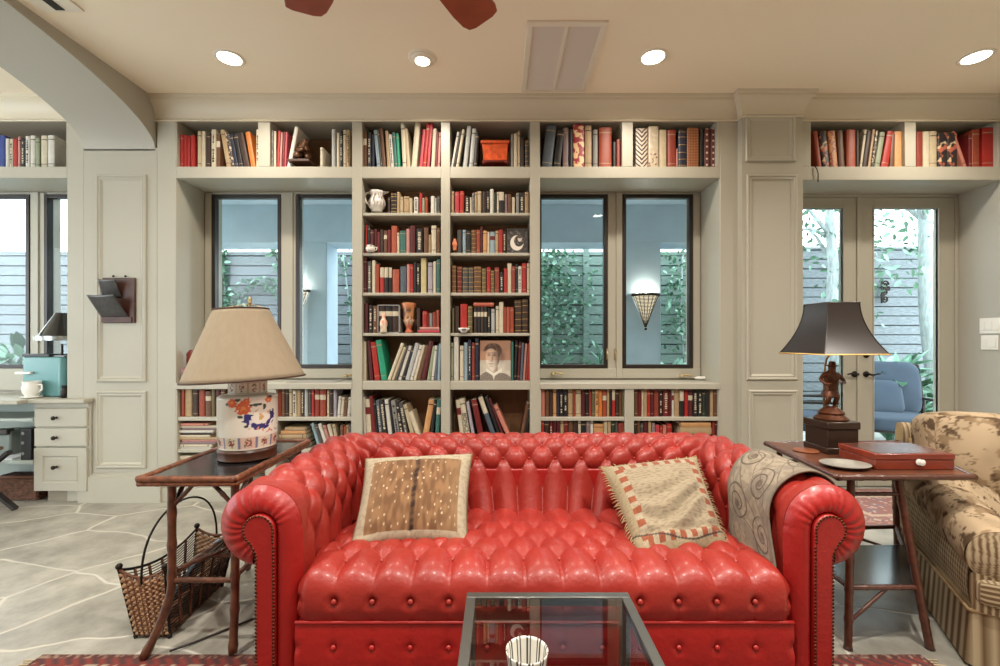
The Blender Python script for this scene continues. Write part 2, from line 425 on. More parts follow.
S('baseboard_back',mm,CREAM,bevel=.004)
# ================================================================ BOOKS
PAL = dict(red=(190,42,34),dkred=(122,30,30),maroon=(92,26,30),rust=(170,72,44),brick=(158,64,48),pinkred=(206,70,84),pink=(214,150,140),salmon=(222,140,120),
 orange=(226,128,48),ltorange=(226,168,110),terra=(188,92,66),tan=(196,166,126),beige=(210,192,158),cream=(228,216,188),white=(234,230,218),ltgrey=(196,198,194),grey=(150,148,142),
 dkgrey=(82,80,78),black=(34,31,31),navy=(38,42,66),blue=(54,78,160),ltblue=(160,184,194),slate=(92,104,116),teal=(64,120,112),green=(38,168,128),dkgreen=(52,66,50),sage=(162,172,140),
 olive=(112,102,66),brown=(116,78,52),dkbrown=(66,44,34),mauve=(150,126,128),lavender=(186,180,190),yellow=(222,206,150),purple=(96,76,100))
WORD = dict(red='red',dkred='dark red',maroon='maroon',rust='rust brown',brick='brick red',pinkred='pinkish red',pink='pale pink',salmon='salmon pink',orange='orange',ltorange='light orange',terra='terracotta',
 tan='tan',beige='beige',cream='cream',white='white',ltgrey='light grey',grey='grey',dkgrey='dark grey',black='black',navy='navy',blue='blue',ltblue='pale blue',slate='slate grey',teal='teal',green='bright green',
 dkgreen='dark green',sage='sage green',olive='olive',brown='brown',dkbrown='dark brown',mauve='mauve',lavender='lavender grey',yellow='pale yellow',purple='purple')
def bmat(k): return mat('book_'+WORD.get(k,k).replace(' ','_'),tuple(c*.86 for c in PAL[k]),rough=.5,var=.10,vscale=30)
PAGE = mat('book_pages',(226,214,188),rough=.8,var=.06,vscale=200,stretch=(1,.02,.02))
GOLD = mat('gilt_stamp',(190,152,86),rough=.4,metal=.3)
VC = mat('printed_cover',vcol=True,rough=.45)
# pattern functions (a,b metres across / up the spine)
def pat_zebra(x,z):
    s=math.sin((z*1.0-abs(x-.045)*1.1+.006*nz(x,z,0,40))*2*PI/.034); return mixc((.03,.02,.02),(.58,.48,.38),sstep(-.25,.05,s))
def pat_floral(x,z):
    v=nz(x,z,3,26)+.5*nz(x,z,1,60); return mixc((.34,.03,.04),(.80,.55,.30),sstep(.02,.10,v))
def pat_creamfloral(x,z):
    v=nz(x,z,7,30); c=mixc((.46,.38,.27),(.54,.47,.35),sstep(0,.3,v)); 
    if z<.11: c=mixc(c,(.20,.08,.05),sstep(.22,.3,nz(x,z,2,45)))
    return c
def pat_lattice(x,z):
    s=math.sin((x+z)*2*PI/.024)*math.sin((x-z)*2*PI/.024); return mixc((.06,.03,.02),(.58,.20,.07),sstep(-.05,.25,s))
def pat_dots(x,z):
    q=((z/.046)%1-.5)*.046; return mixc((.80,.62,.5),(.12,.03,.025),sstep(.006,.009,math.hypot(q,x-.018)))
def pat_dark(x,z):
    v=nz(x,z,9,24)+.4*nz(x,z,4,50); c=mixc((.02,.015,.015),(.45,.12,.07),sstep(.12,.28,v)); return mixc(c,(.62,.46,.28),sstep(.25,.4,nz(x,z,21,30)))
def pat_orfloral(x,z):
    return mixc((.56,.26,.11),(.32,.09,.05),sstep(.0,.2,nz(x,z,5,55)))
def pat_mottle(x,z):
    return mixc((.05,.04,.035),(.55,.45,.34),sstep(.12,.25,nz(x,z,15,70)))
PATS=dict(zebra=(pat_zebra,'zebra striped'),floral=(pat_floral,'crimson and gold flowered'),cfloral=(pat_creamfloral,'cream flowered'),lattice=(pat_lattice,'orange lattice patterned'),dots=(pat_dots,'brown dotted'),
  darkfl=(pat_dark,'dark floral'),orfl=(pat_orfloral,'mottled orange brown'),mottle=(pat_mottle,'mottled black and white'))
ORD=['','first','second','third','fourth','fifth','sixth','seventh','eighth','ninth','tenth','eleventh','twelfth','thirteenth','fourteenth','fifteenth']
def ordinal(i,n):
    """i from 0"""
    if i==0: return 'leftmost'
    if i==n-1: return 'rightmost'
    return '%s from left'%ORD[i+1] if i+1<=min(15,(n+1)//2+1) else '%s from right'%ORD[n-i]
bkN=[0]; BOOKS=[]
def book_mesh(w,h,d,key,style,rnd):
    """local: x 0..w, y 0 (spine) .. d, z 0..h ; returns (cover MB, mats, pages MB)"""
    m=MB(); bt=min(.0028,w*.18); bow=min(.008,w*.22) if w>.008 else .001
    if key in PATS:
        fn=PATS[key][0]; NV=150; NU=40
        def f(u,v):
            a=u*PI; return (w/2-w/2*math.cos(a), bow*(1-math.sin(a)), v*h)
        m.grid(f,NU,NV,0,lambda u,v:fn(w/2-w/2*math.cos(u*PI),v*h))
        m.grid(lambda u,v:(0,bow+u*(d-bow),v*h),14,40,0,lambda u,v:fn(-u*d,v*h)); m.grid(lambda u,v:(w,bow+u*(d-bow),v*h),14,40,0,lambda u,v:fn(w+u*d,v*h))
        m.box(bt,w-bt,d-.002,d-.001,.004,h-.004)
        mats=[VC]
    else:
        n=6; out=[(0,d),(0,bow)]+[(w/2-w/2*math.cos(PI*i/n), bow*(1-math.sin(PI*i/n))) for i in range(1,n)]+[(w,bow),(w,d),(w-bt,d)]
        inn=[(w-bt,bow+bt*.5),(bt,bow+bt*.5),(bt,d)]
        m.prism(out+inn,lambda a,b,c:(a,b,c),0,h)
        mats=[bmat(key)]
        def strip(z0,z1,mi,e=.0006,fr=.92):
            k=5; a0=PI*(1-fr)/2
            P_=[(w/2-w/2*1.01*math.cos(a0+(PI-2*a0)*i/k), bow*(1-math.sin(a0+(PI-2*a0)*i/k))-e) for i in range(k+1)]
            V=[(x,y,z) for (x,y) in P_ for z in (z0,z1)]
            m.add(V,[(2*i,2*i+1,2*i+3,2*i+2) for i in range(k)],mi)
        lum=sum(PAL[key])
        if 'b' in style:
            mats.append(GOLD)
            for q in (.06,.22,.40,.60,.80,.93): strip(h*q,h*q+.004,1,.0012)
        elif 't' in style:
            mats.append(bmat('black' if lum>420 else 'cream'))
            z=h*.14
            while z<h*.84:
                L_=rnd.uniform(.006,.016); 
                if rnd.random()<.8: strip(z,z+L_,1,.0006,rnd.uniform(.16,.32))
                z+=L_+rnd.uniform(.003,.007)
        elif 'l' in style:
            mats.append(bmat('cream' if lum<460 else 'dkred')); strip(h*.62,h*.80,1,.0006,.9)
        elif 'w' in style:   # pale dust jacket on the lower part
            mats.append(bmat('white')); strip(h*.02,h*.42,1,.0008,.98)
        elif 'c' in style:   # cream top
            mats.append(bmat('cream')); strip(h*.60,h*.995,1,.0008,.98)
        elif rnd.random()<.45:
            mats.append(bmat('dkbrown' if lum>420 else 'tan')); strip(h*.86,h*.885,1); strip(h*.10,h*.115,1)
    if rnd.random()<.5 and key not in PATS and not style:
        pass
    g=MB(); g.box(bt,w-bt,bow+bt*.6,d-.003,.003,h-.003)
    return m,mats,g
def place_book(x,y,z,w,h,d,ang,key,style,label,group,piv=0.,name='book',vis=.3):
    rnd=random.Random(bkN[0]*7+3); bkN[0]+=1
    m,mats,g=book_mesh(w,h,d,key,style,rnd)
    o=m.build(name,mats,smooth=30,label=label,cat='book',group=group)
    M=Matrix.Translation((x,y,z))@Matrix.Rotation(ang,4,'Y')@Matrix.Translation((-piv,0,0))
    o.matrix_basis=M
    g.build('page_block',PAGE,o,local=True,smooth=0)
    BOOKS.append((w*vis,o)) if name=='book' else None
    return o
def row(shelf,base,spec,group,Y=FACE+.022,dep=(.13,.19),ztop=None):
    """spec: 'x0,x1,top,colour[,lean][,style]' in photo pixels at the spine plane"""
    items=[s.split(',') for s in spec.split()]
    z=FZ(base)+.0005; n=len(items)
    for i,it in enumerate(items):
        x0,x1,top=map(float,it[:3]); key=it[3]; lean=0.; style=''
        for e in it[4:]:
            try: lean=float(e)
            except ValueError: style=e
        rnd=random.Random(i*31+int(base*10)+len(shelf))
        yy=Y+rnd.uniform(0,.012); sx=yy/FOC
        H=(base-top)*sx; ang=math.atan2(lean,base-top)
        w=max(.006,(x1-x0)*sx*math.cos(ang)-.0006); h=(H-w*abs(math.sin(ang)))/math.cos(ang)
        d=rnd.uniform(*dep)
        if h>.26: d=max(d,.20)
        word=PATS[key][1] if key in PATS else WORD[key]
        ww=(x1-x0)
        size='slim ' if ww<3 else ('thick ' if ww>6.4 else '')
        extra={'b':' ribbed','t':' lettered','l':' labelled','w':' half-jacketed','c':' cream-topped'}.get(style,'')
        lt=' leaning left' if lean<-2.5 else (' leaning right' if lean>2.5 else '')
        for q in ((size,extra,lt),(size,extra,''),('',extra,''),(size,'',''),('','','')):
            lab='%s%s%s book%s, %s on %s'%(q[0],word,q[1],q[2],ordinal(i,n),shelf)
            if len(lab.split())<=16: break
        if lean>0: place_book(PX(x1,yy),yy,z,w,h,d,ang,key,style,lab,group,piv=w,vis=min(H,max(.01,(434-top)*sx)))
        else: place_book(PX(x0,yy),yy,z,w,h,d,ang,key,style,lab,group,piv=0.,vis=min(H,max(.01,(434-top)*sx)))
TOPG='books on the top shelves'; MIDG='books in the tall bookcase'; LOWG='books on the low shelves'
row('top shelf above the jar lamp',166.3,'179.6,183,133,red 183.2,186.7,133.5,red 186.9,190.3,134,red 190.5,194.3,134,red 197.3,201,130,beige 201.2,205,129.5,cream 206,210,131,dkbrown 211,215.5,128,cream,t 216,219.8,133,brown,l 226.2,230.6,128,tan,-6.5 230.8,234.6,130,mottle,-6.5 235,238.6,132,navy,-6.5 239,243.4,131,black,-6.5 243.8,249.8,131,dkbrown,-7 250.6,255.6,130,orange,-6 256,259,128,cream,t',TOPG)
row('top shelf left of the crouching statue',166.3,'271,273.4,129,grey,t 273.8,276,130,cream 276.2,279,129,red,1.5 279.2,281.2,131,pink,1.5 281.4,283.6,130,dkred,1.5 283.8,286,130,pinkred,1.5 286.4,290.6,125,white,8',TOPG)
row('top shelf right of the crouching statue',166.3,'320,323.2,146,cream 331.6,335.2,128,ltgrey 336.5,339.4,131,cream 339.7,342.7,129,black,t 343.2,346,128,beige 346.3,349.6,128,tan,t',TOPG)
row('top shelf, third bay, over the milk jug',166.3,'362.8,366.6,130,brown,l 367.4,371,131,black,t 371.6,374.2,133,navy 377,380.4,128,ltblue,-3.5 380.8,382.4,128,dkgrey,-3.5 382.8,386,126,brown,-3.5 387.4,390.4,129,tan,-2.5 390.8,394,133,white,-2.5,t 394.4,397.4,131,teal,-2.5 397.8,400.2,132,green,-2 402.6,406.4,122,cream,-2 407,410.4,127,beige,-3 411,416.4,120,cream,4 419.2,422.2,128,pinkred,3.5 422.4,426,122,red,4 426.4,429.4,121,pinkred,3.5 430.8,434.6,127,cream,2 435,437.2,130,dkred,1.5 437.4,439.8,131,pink,1.5',TOPG)
row('top shelf left of the orange planter',166.3,'450.6,453,130,white,6.5 453.4,455.2,130,black,6.5 455.6,458.2,128,cream,6.5 462.6,467,124,ltgrey,4.5 468.6,473,127,ltgrey,3.5 473.4,476.8,131,black,2.5',TOPG)
row('top shelf right of the orange planter',166.3,'511,513.4,133,grey 513.8,517.2,132,cream 517.6,520,130,beige 520.6,523.6,137,dkbrown 525.2,529,139,dkgrey,b',TOPG)
row('left top bay over right windows',166.3,'541.6,551.6,123,slate,5 553.6,560.4,128,black,4 563,568.8,126,mauve 569.2,572.8,128,black 573.4,584.4,123,floral 585,591.8,124,tan 593,598,128,grey 599.4,611.8,126,rust 613,616.2,140,black 616.8,620.2,138,brick 620.4,622,138,dkred',TOPG)
row('right top bay over right windows',166.3,'635.8,648,127,zebra 648.6,658.8,125,cfloral 659.6,666.8,128,beige 668,676.2,128,brick 676.6,678,147,pink 678.8,686.8,128,navy,b 687.4,699.4,126.5,lattice 700.4,704,128,black 704.6,710.4,127,dots 711,716,127,dots',TOPG)
row('left top bay over french doors',165.8,'818,822.4,129,rust,-4.5 823.4,830.6,129,darkfl,-4 831.2,838.6,129,orfl,-3 839.4,845.4,129,brown,-2 847.2,856.4,128,terra 856.8,859.2,129,dkbrown 859.6,862.2,128,cream,5 862.6,867.4,129,dkbrown,5 867.8,870.6,128,tan,5 871,874,129,mottle,5 874.4,880,130,sage,6 881,888.6,129,red,7 890,894.4,132,brown,2 895,902.8,130,ltorange',TOPG)
row('right top bay over french doors',165.8,'917,923.4,130,brick 923.8,930.2,130,cream 930.6,937.6,130,beige 938.6,948,131,darkfl 948.4,958,131,darkfl 964.2,967.8,129,salmon,-13 969.4,972.6,133,dkred 973,980.4,128,rust 983.2,995.4,126,red',TOPG)
row('top shelf beyond the arch',166,'-6,-1,134,blue -.6,4.4,134,blue 5,8.6,137,white 9,12.6,137,cream,t 13,17.2,137,red 17.6,20.2,135,pink 20.6,24.6,137,black,t 25,29.4,135,white,t 29.8,34.6,134,white 35,39.2,137,sage 40.4,46.8,134,cream 47.2,53.8,134,white',TOPG)
# tall bookcase, left column
row('the milk jug shelf',212.2,'388,390.2,196,dkbrown 391,396.6,192,black,b 397,399.4,191,tan 399.8,403,196,beige 403.4,409,195,tan 409.4,412,197,beige 414,418,196,white,t 419.4,422,192,red 422.3,424.5,197,sage 424.8,427.6,196,rust 430.8,434.4,195,white 434.7,436.6,197,ltgrey 437,439.8,195,dkgrey',MIDG)
row('second shelf of left column',252.3,'365.4,367.4,224,red 367.8,370,225,black 370.3,373.6,229,maroon 374,377,228,maroon 377.3,380,231,dkred 380.3,383.4,229,dkbrown 383.8,387,230,brown,l 387.3,390.6,229,dkred 391.2,396.8,225,terra 397.1,399.2,232,cream 399.6,405.8,230,teal 406.2,409.6,228,pink 410,415.2,225,maroon 416.2,422.6,228,black,t 423.8,428,227,brown 428.4,430.9,234,tan 431.3,436.2,225,cream 436.8,439.9,227,brown',MIDG)
row('third shelf of left column',292.3,'363,366.6,257,maroon 367.2,371.6,261,dkgrey,t 372,375.2,260,cream 375.6,379.2,264,rust 380,384,267,red,c 384.3,388,267,black,c 388.3,391.8,267,black,c 392.3,399.2,269,terra 400.2,406.2,266,slate 406.8,409.6,264,pink 409.9,413.2,264,red 413.6,416.2,262,black 416.5,419.8,263,black,t 420.8,426.2,258,yellow 427.8,432.6,262,lavender 433.2,436,261,cream 436.4,440,259,teal',MIDG)
row('the orange vase shelf',332.8,'364.6,368,303,maroon 368.6,372.6,305,black,t 373,377,306,brown,t 417,420,308,dkbrown',MIDG)
row('fifth left-column shelf, left end',380.8,'363,366,342,cream 369.6,373.2,341,maroon,-3 374.6,380,342,red,-4.5 381.2,387,340,green,-6',MIDG)
row('fifth left-column shelf, right end',380.8,'386.9,390.4,343,cream,14 391,394,347,beige,12.5 394.4,397,346,dkgrey,12 397.6,401,346,white,11 401.4,404.4,347,black,11 404.8,409.2,343,ltgrey,10.5 409.6,412.6,345,white,10 413,416,345,cream,9.5 416.6,420.2,345,brown,9 420.6,425.4,341,maroon,8.5 426.6,430.6,346,sage,6 431,433.6,346,white,4 434,437,345,slate,3 437.3,440,344,ltblue,1.5',MIDG)
row('lowest left-column shelf, left group',439.8,'364,366.2,398,white,-1.5 366.6,371.6,400,cream,-2,l 372.6,376.6,397,dkred,-4 377,378.8,400,black,-4 379.4,383,401,slate,-4,t 383.4,388,400,black,-4.5,t 388.6,392.6,400,white,-4.5 393,395.4,401,black,-5 396,400.4,401,grey,-5.5,t 400.8,404.4,402,black,-6,t 405,409,403,dkgrey,-6.5,t 411.6,415.4,405,beige,-9 417,421.6,412,cream,-9.5',MIDG)
row('lowest left-column shelf, right group',439.8,'421.8,427.8,400,ltorange,7 429.4,432.6,400,black,4.5 434.6,438.6,400,teal,2.5,l',MIDG)
# tall bookcase, right column
row('first shelf of right column',212.2,'451.3,454,190,tan 454.8,459.2,191,pinkred 459.6,464,190,red 464.8,469.6,195,black,t 470,471.8,196,cream 472.2,474.6,192,grey,t 475,477,191,tan 477.4,481.6,190,beige 482.4,486,191,dkbrown 486.4,489.6,190,black,t 490,493.6,188,white 493.9,496.6,192,dkgreen 497,498.8,191,cream 499.1,504,191,black,c 504.8,507.8,193,mauve 508.2,511,193,brown 511.6,515,196,cream 516.2,519,192,grey 519.4,524.4,192,black,t 524.9,528.8,191,tan',MIDG)
row('second shelf of right column',252.3,'457.2,461.6,229,dkgrey 462.6,466,229,ltblue 466.3,470.8,230,black 471.2,476.2,229,brown,b 476.5,480.2,229,rust 480.5,482.7,226,maroon 483.2,487,230,ltorange 487.3,489.6,231,cream 490,495,231,ltblue,l 495.3,498.4,230,tan 498.7,502.7,229,red 503,506,230,black,t',MIDG)
row('third shelf of right column',292.3,'451.8,456.2,265,brown,b 457.2,462,266,dkred,b 462.6,468,267,dkgrey,b 468.4,473.6,267,dkgrey,b 474,481.2,266,brown,b 481.8,486.2,268,olive,b 486.8,490.6,267,red 490.9,494.2,270,olive,b 494.6,499.2,267,brick 499.6,503.6,272,black,t 504,507.2,268,red 507.5,511.7,263,cream 512,515.2,266,brick 515.5,518.1,264,black 518.4,521.6,266,white,t 522,526.6,263,red 527.2,529.7,263,cream',MIDG)
row('fourth shelf of right column',332.8,'452,454.2,308,olive 455.2,459.2,306,dkbrown 460.3,467.2,304,red 467.8,472.4,306,olive,b 474,477.1,306.8,dkbrown,l 477.4,480.4,306.8,black,l 480.7,483.7,306.8,dkbrown,l 484,487,306.8,black,l 487.4,490.4,308,black,t 491.3,494.7,309,ltgrey 495.8,498.9,306,cream 499.2,503.4,302,cream 503.8,506.2,307,rust 506.5,510,307,terra 510.3,513.8,307,rust 514.8,521.6,300,dkbrown,b 522.3,528.2,299,dkbrown,b',MIDG)
row('right-column shelf left of the portrait',380.8,'451,453.3,343,sage 453.7,458.6,337,white 459.8,463.6,346,cream 464,467.6,343,ltblue 468,471.2,340,navy,t 471.7,474.8,343,brick 475.3,478.7,339,navy',MIDG)
row('right-column shelf right of the portrait',380.8,'511.4,513.4,342,teal 513.8,516.3,341,black,1.5 517,519.6,342,maroon,2 519.9,522.2,343,slate,2 522.6,524.8,344,pink,2.5 525.2,527.7,344,brick,2.5 528,530,341,red,1',MIDG)
row('lowest right-column shelf, left group',439.8,'460.4,464.6,401,cream,-5,l 472.4,475.4,403,lavender,-6.5 478.8,484.4,400,dkred,-8 492.4,497.4,397,slate,-15,c 499,502,398,black,-14.5 503,505.6,400,maroon,-15 507.6,512.2,406,salmon,-15',MIDG)
row('lowest right-column shelf, right pair',439.8,'519.6,523,404,brown,7 523.6,526.6,405,black,5.5',MIDG)
# the white book with a big title running down its spine
w_=.040; yy=FACE+.03
ttl=place_book(PX(465.4,yy),yy,FZ(439.8),w_,.305,.2,math.atan2(-6.4,40),'cream','','thick white book with large black letters down its spine, on bottom shelf',MIDG)
cu=bpy.data.curves.new('spine_title','FONT'); cu.body='BONCI'; cu.size=.046; cu.extrude=.0004; cu.align_x='CENTER'; cu.align_y='CENTER'
tq=bpy.data.objects.new('title_curve',cu); tm_=bpy.data.meshes.new_from_object(tq); bpy.data.objects.remove(tq); to=bpy.data.objects.new('spine_title',tm_); COL.objects.link(to); to.parent=ttl; tm_.materials.clear(); tm_.materials.append(bmat('black'))
to.matrix_basis=Matrix.Translation((w_/2,-.0015,.125))@Matrix.Rotation(PI/2,4,'Y')@Matrix.Rotation(PI/2,4,'X')
# low shelves
row('low shelf left of the jar lamp',417.2,'177,180.6,391,brown 181,184,390,rust 184.4,191.6,390,tan,b 192.4,197.6,391,dkbrown 198.4,204.6,391,rust 205,210.8,392,brown,l 211.2,214.6,390,olive 215,219.8,391,maroon 220.2,225,390,brown',LOWG)
row('low shelf right of the jar lamp',417.2,'277,281.2,390,rust 281.5,284.6,390,brown 285,288.6,391,dkbrown 289,292,390,beige 292.4,296.2,391,cream,t 296.5,300.6,391,tan 301,304,390,dkbrown,t 304.4,307.6,390,ltgrey 308,311.2,391,dkgrey 311.5,314,391,red 314.4,319.4,390,brick,l 319.8,325.6,390,rust,l 327.2,329,391,cream 329.4,333,391,dkbrown 333.4,336.4,391,lavender 337,339.8,397,white,1.5 340.2,343,398,cream,1.5 343.4,346.4,400,brown,1.5 346.8,350,398,white,1.5',LOWG)
row('second low shelf right of the jar lamp',449.4,'318,321.4,424,ltblue,-8 321.8,324.8,425,dkgrey,-8 325.2,328.6,424,white,-8 329,332.2,426,pink,-7 332.6,336.2,425,cream,-6 336.6,339.6,425,beige,-5 340.2,343.2,426,brown 343.6,346,427,terra 346.3,348.6,426,tan 348.9,350.8,426,slate',LOWG)
row('low left bay under right windows',417.2,'541,545,390,salmon 545.4,549,391,brown 549.3,552.6,391,dkbrown 553,556.6,390,ltorange 557,559.2,391,navy 559.5,563.3,391,black,t 563.6,567.6,391,black,t 568,573,390,tan 573.3,575,391,rust 575.4,581.2,391,beige 581.5,585,390,maroon 585.3,588.8,391,black 589.1,592,391,brick 592.3,595.2,390,olive 595.5,598.6,391,ltorange,t 598.9,602.4,391,orange 602.8,606.8,391,rust,l 607.1,609.4,390,tan 609.7,612,391,black 612.3,615.2,390,red,c 615.5,618.9,391,dkbrown 619.2,622,391,brown 622.3,625,391,olive',LOWG)
row('low right bay under right windows',417.2,'634.4,638,390,brown 638.3,641.5,391,dkred 641.8,643.6,391,cream 643.9,647.2,390,tan 647.5,650.4,391,red 650.7,653.5,391,maroon 653.8,659,391,brick 659.3,662.5,391,black,t 662.9,669.2,391,dkred,t 669.5,671.6,391,maroon 671.9,674,391,white,l 674.3,679.6,390,tan 679.9,684.2,391,black,c 684.6,688.2,391,red 688.5,692.8,391,maroon,l 693.1,697.8,391,black,t 698.1,702.2,391,black,t 702.5,705.2,391,dkgreen 705.5,709.7,391,black 710,713.6,391,tan 713.9,717.4,391,brown',LOWG)
row('half-hidden left bay above sofa back',449.3,'541.4,544,421,red 544.4,549,422,dkbrown 549.3,553,422,dkred,t 553.3,556.6,422,maroon 557,560,422,maroon 560.3,564,421,tan 564.3,568,422,dkred 568.4,573,422,brown 573.3,578,423,dkbrown 578.4,581,421,cream 581.3,586,422,black 586.3,590,422,mauve 590.4,593.4,421,white 594,604,425,ltorange 604.4,607.6,422,beige 608,611,422,tan 611.3,615,422,dkgreen 615.3,618,421,dkgrey 618.4,625,424,brick',LOWG)
row('half-hidden right bay above sofa back',449.3,'634.4,637.2,422,dkbrown 637.5,640.2,422,brown 640.6,643.6,424,dkgrey 644,648,423,maroon 648.4,651.4,421,tan 652,655.4,424,mauve 655.8,659.4,426,pinkred 659.8,663,427,red 663.4,666.6,426,salmon 667,672,425,red 712.4,715,422,brick 715.3,717.6,422,maroon',LOWG)
# books lying flat
def flat(shelf,specs,group,Y=FACE+.02,d=.2,cat='book',noun='book',nm='book'):
    n=len(specs); names=['topmost','second','third','fourth','fifth','sixth','seventh','eighth','ninth','tenth','eleventh','twelfth']
    z=None
    for i,s in enumerate(reversed(specs)):
        x0,x1,y0,y1,key=s[0],s[1],s[2],s[3],s[4]; j=n-1-i
        rnd=random.Random(int(x0*3)+i)
        zb=PZ(y1,Y) if z is None else z
        t=(y1-y0)*Y/FOC; w=(x1-x0)*Y/FOC
        pos=('topmost' if j==0 else 'lowest' if j==n-1 else names[j]+' from top') if n>1 else 'lying flat'
        o=place_book(0,0,0,t-.0006,w,d*rnd.uniform(.85,1),0,key,'','%s %s lying flat, %s %s'%(WORD[key],noun,pos,shelf),group,name=nm)
        o['category']=cat
        o.matrix_basis=Matrix.Translation((PX(x0,Y)+rnd.uniform(-.004,.004),Y+rnd.uniform(0,.01),zb+t-.0003))@Matrix.Rotation(PI/2,4,'Y')@Matrix.Identity(4)
        z=zb+t
flat('in the pair beside the orange vase',[(419,438.6,327,330,'pink'),(418,439.6,330,332.8,'pinkred')],MIDG)
flat('across the four dark volumes, right column',[(473,493.4,302.6,306.6,'terra')],MIDG)
row('the two flat pink books, right of the vase',327,'422.4,427,311,red 427.4,429,313,dkred 429.4,432.2,313,grey 432.6,436,312,brick 436.3,439,310,terra',MIDG,Y=FACE+.024,dep=(.10,.13))
flat('of the stack right of the jar lamp',[(284,304,427.5,431,'tan'),(280,305,431,434.5,'ltorange'),(278,305.6,434.5,439.5,'tan'),(279,306,439.5,444,'dkgreen'),(278,307,444,449,'black')],LOWG)
flat('of the stack behind the right sofa arm',[(681,711,422.5,427.5,'ltorange'),(680,711.6,427.5,435,'tan'),(680,710,435,441.5,'maroon'),(679,711.8,441.5,449,'cream')],LOWG)
mag=['salmon','cream','mauve','white','dkbrown','cream','tan','pink','mauve','cream','white']
flat('of pile left of jar lamp',[(177+(i*37%5),208+(i*53%11),423.5+i*2.35,425.85+i*2.35,k) for i,k in enumerate(mag)],'magazines on the low shelves',cat='magazine',noun='magazine',nm='magazine')
flat('of pile behind bamboo table top',[(177+(i*31%5),207+(i*47%9),456+i*5,461+i*5,k) for i,k in enumerate(['cream','brick','white','dkgrey','salmon','white'])],'magazines on the low shelves',cat='magazine',noun='magazine',nm='magazine')

def merge_small(keep):
    """the slimmest and most hidden books past the first 300: one mass"""
    BOOKS.sort(key=lambda q:-q[0]); rest=[q[1] for q in BOOKS[keep:]]
    verts=[];faces=[];mi=[];mats=[]
    for o in rest:
        for q in [o]+[c for c in bpy.data.objects if c.parent is o]:
            M=wm(q); n=len(verts); me=q.data
            verts+=[tuple(M@v.co) for v in me.vertices]
            loc=[]
            for m in me.materials:
                if m not in mats: mats.append(m)
                loc.append(mats.index(m))
            for p in me.polygons: faces.append(tuple(n+i for i in p.vertices)); mi.append(loc[p.material_index])
    me=bpy.data.meshes.new('slim_books'); me.from_pydata(verts,[],faces)
    for m in mats: me.materials.append(m)
    me.polygons.foreach_set('material_index',mi); me.update()
    o=bpy.data.objects.new('slim_books',me); COL.objects.link(o)
    tag(o,'slimmest and half-hidden books squeezed in between the others on all shelves','books',None,'stuff')
    for r in rest:
        for c in [c for c in bpy.data.objects if c.parent is r]: bpy.data.objects.remove(c)
        bpy.data.objects.remove(r)
merge_small(300)
# ================================================================ RED CHESTERFIELD
LEATHER = mat('red_leather',(150,40,31),rough=.42,spec=.5,var=.12,vscale=5,bump=.22,bscale=42,coat=.10)
LEATHER2 = mat('red_leather_flat',(156,26,22),rough=.40,spec=.5,var=.08,vscale=6,bump=.22,bscale=42,coat=.05)
NAIL = mat('antique_nailhead',(84,56,40),rough=.4,metal=1.)
SX, HW, YF, YB, RC, RR = .14, .785, 1.42, 2.10, (.132,.604), .132   # centre x, inner half width, front, inner back plane, roll centre (offset,z), roll radius
sofa = thing('chesterfield_sofa','long red leather button-tufted sofa with rolled arms in the middle of the room','sofa',(SX,1.8,0))
def puff(u,v,du,dv):
    a=u/du+v/dv; b=u/du-v/dv
    ea=abs(math.sin(PI*a)); eb=abs(math.sin(PI*b))
    return .38*max(ea,eb)**.7+.62*(ea*eb)**.42
def pleat(u,du,ph=0.):
    e=abs(math.sin(PI*(u/du+ph))); return .38*e**.7+.62*e**.7
# ---- roll profile: arc length -> (offset outward, z, normal)
Z0=.40; H1=RC[1]-Z0; ARC=RR*math.radians(265)
def prof(s,lean):
    if s<H1:
        d=-lean*(1-s/H1)**1.3; return (d,Z0+s,Vector((-1,.12 if lean else 0)).normalized())
    a=PI-(s-H1)/RR; return (RC[0]+RR*math.cos(a),RC[1]+RR*math.sin(a),Vector((math.cos(a),math.sin(a))))
LEN=H1+ARC
def tufted_roll(kind,nu,nv,du,dv,A,s0,ncell):
    """kind 'back' or 'left'/'right'; s0 = arc length of the lowest button row"""
    lean=.09 if kind=='back' else .0
    smax=H1+RR*math.radians(150)
    mb=MB(); btn=[]
    def pos(u,s,h):
        d,z,n=prof(s,lean)
        d2,z2=d+n.x*h,z+n.y*h
        if kind=='back': return (SX+(2*u-1)*(HW+d2), YB+d2, z2)
        yb=YB+d2; y=YF+.028+(yb-YF-.028)*u
        return (SX+(-(HW+d2) if kind=='left' else HW+d2), y, z2)
    def hgt(u,s):
        U=u*ncell*du; v=s-s0
        if v>=0: h=puff(U,v,du,dv)
        else: h=pleat(U,du)*(1-.25*sstep(0,-.18,v))+.18*sstep(0,-.15,v)
        fade=1.
        if s>smax: fade=max(0,1-(s-smax)/.06)
        if kind!='back': fade*=sstep(.03,.15,u)
        r=-A*.75+A*(h*fade+.75*(1-fade))
        e=min(u,1-u)*ncell*du if kind=='back' else (1-u)*ncell*du
        k=sstep(0,.035,e); return r*k+(-.016)*(1-k)
    mb.grid(lambda u,v: pos(u,v*LEN,hgt(u,v*LEN)),nu,nv)
    k=0
    while True:
        s=s0+k*dv/2
        if s>smax-.02: break
        for i in range(0,ncell+1):
            U=(i+(.5 if k%2 else 0))/ncell
            if not .01<U<.99: continue
            p=Vector(pos(U,s,-A*.55)); 
            mb.ball(p,.0085,8,0,(1,1,.8))
        k+=1
    return mb
tufted_roll('back',286,120,.1195,.155,.044,H1*.86,13).build('backrest',LEATHER,sofa,smooth=180)
for kd in ('left','right'):
    tufted_roll(kd,120,110,.135,.19,.040,H1*.55,5).build('arm',LEATHER,sofa,smooth=180)
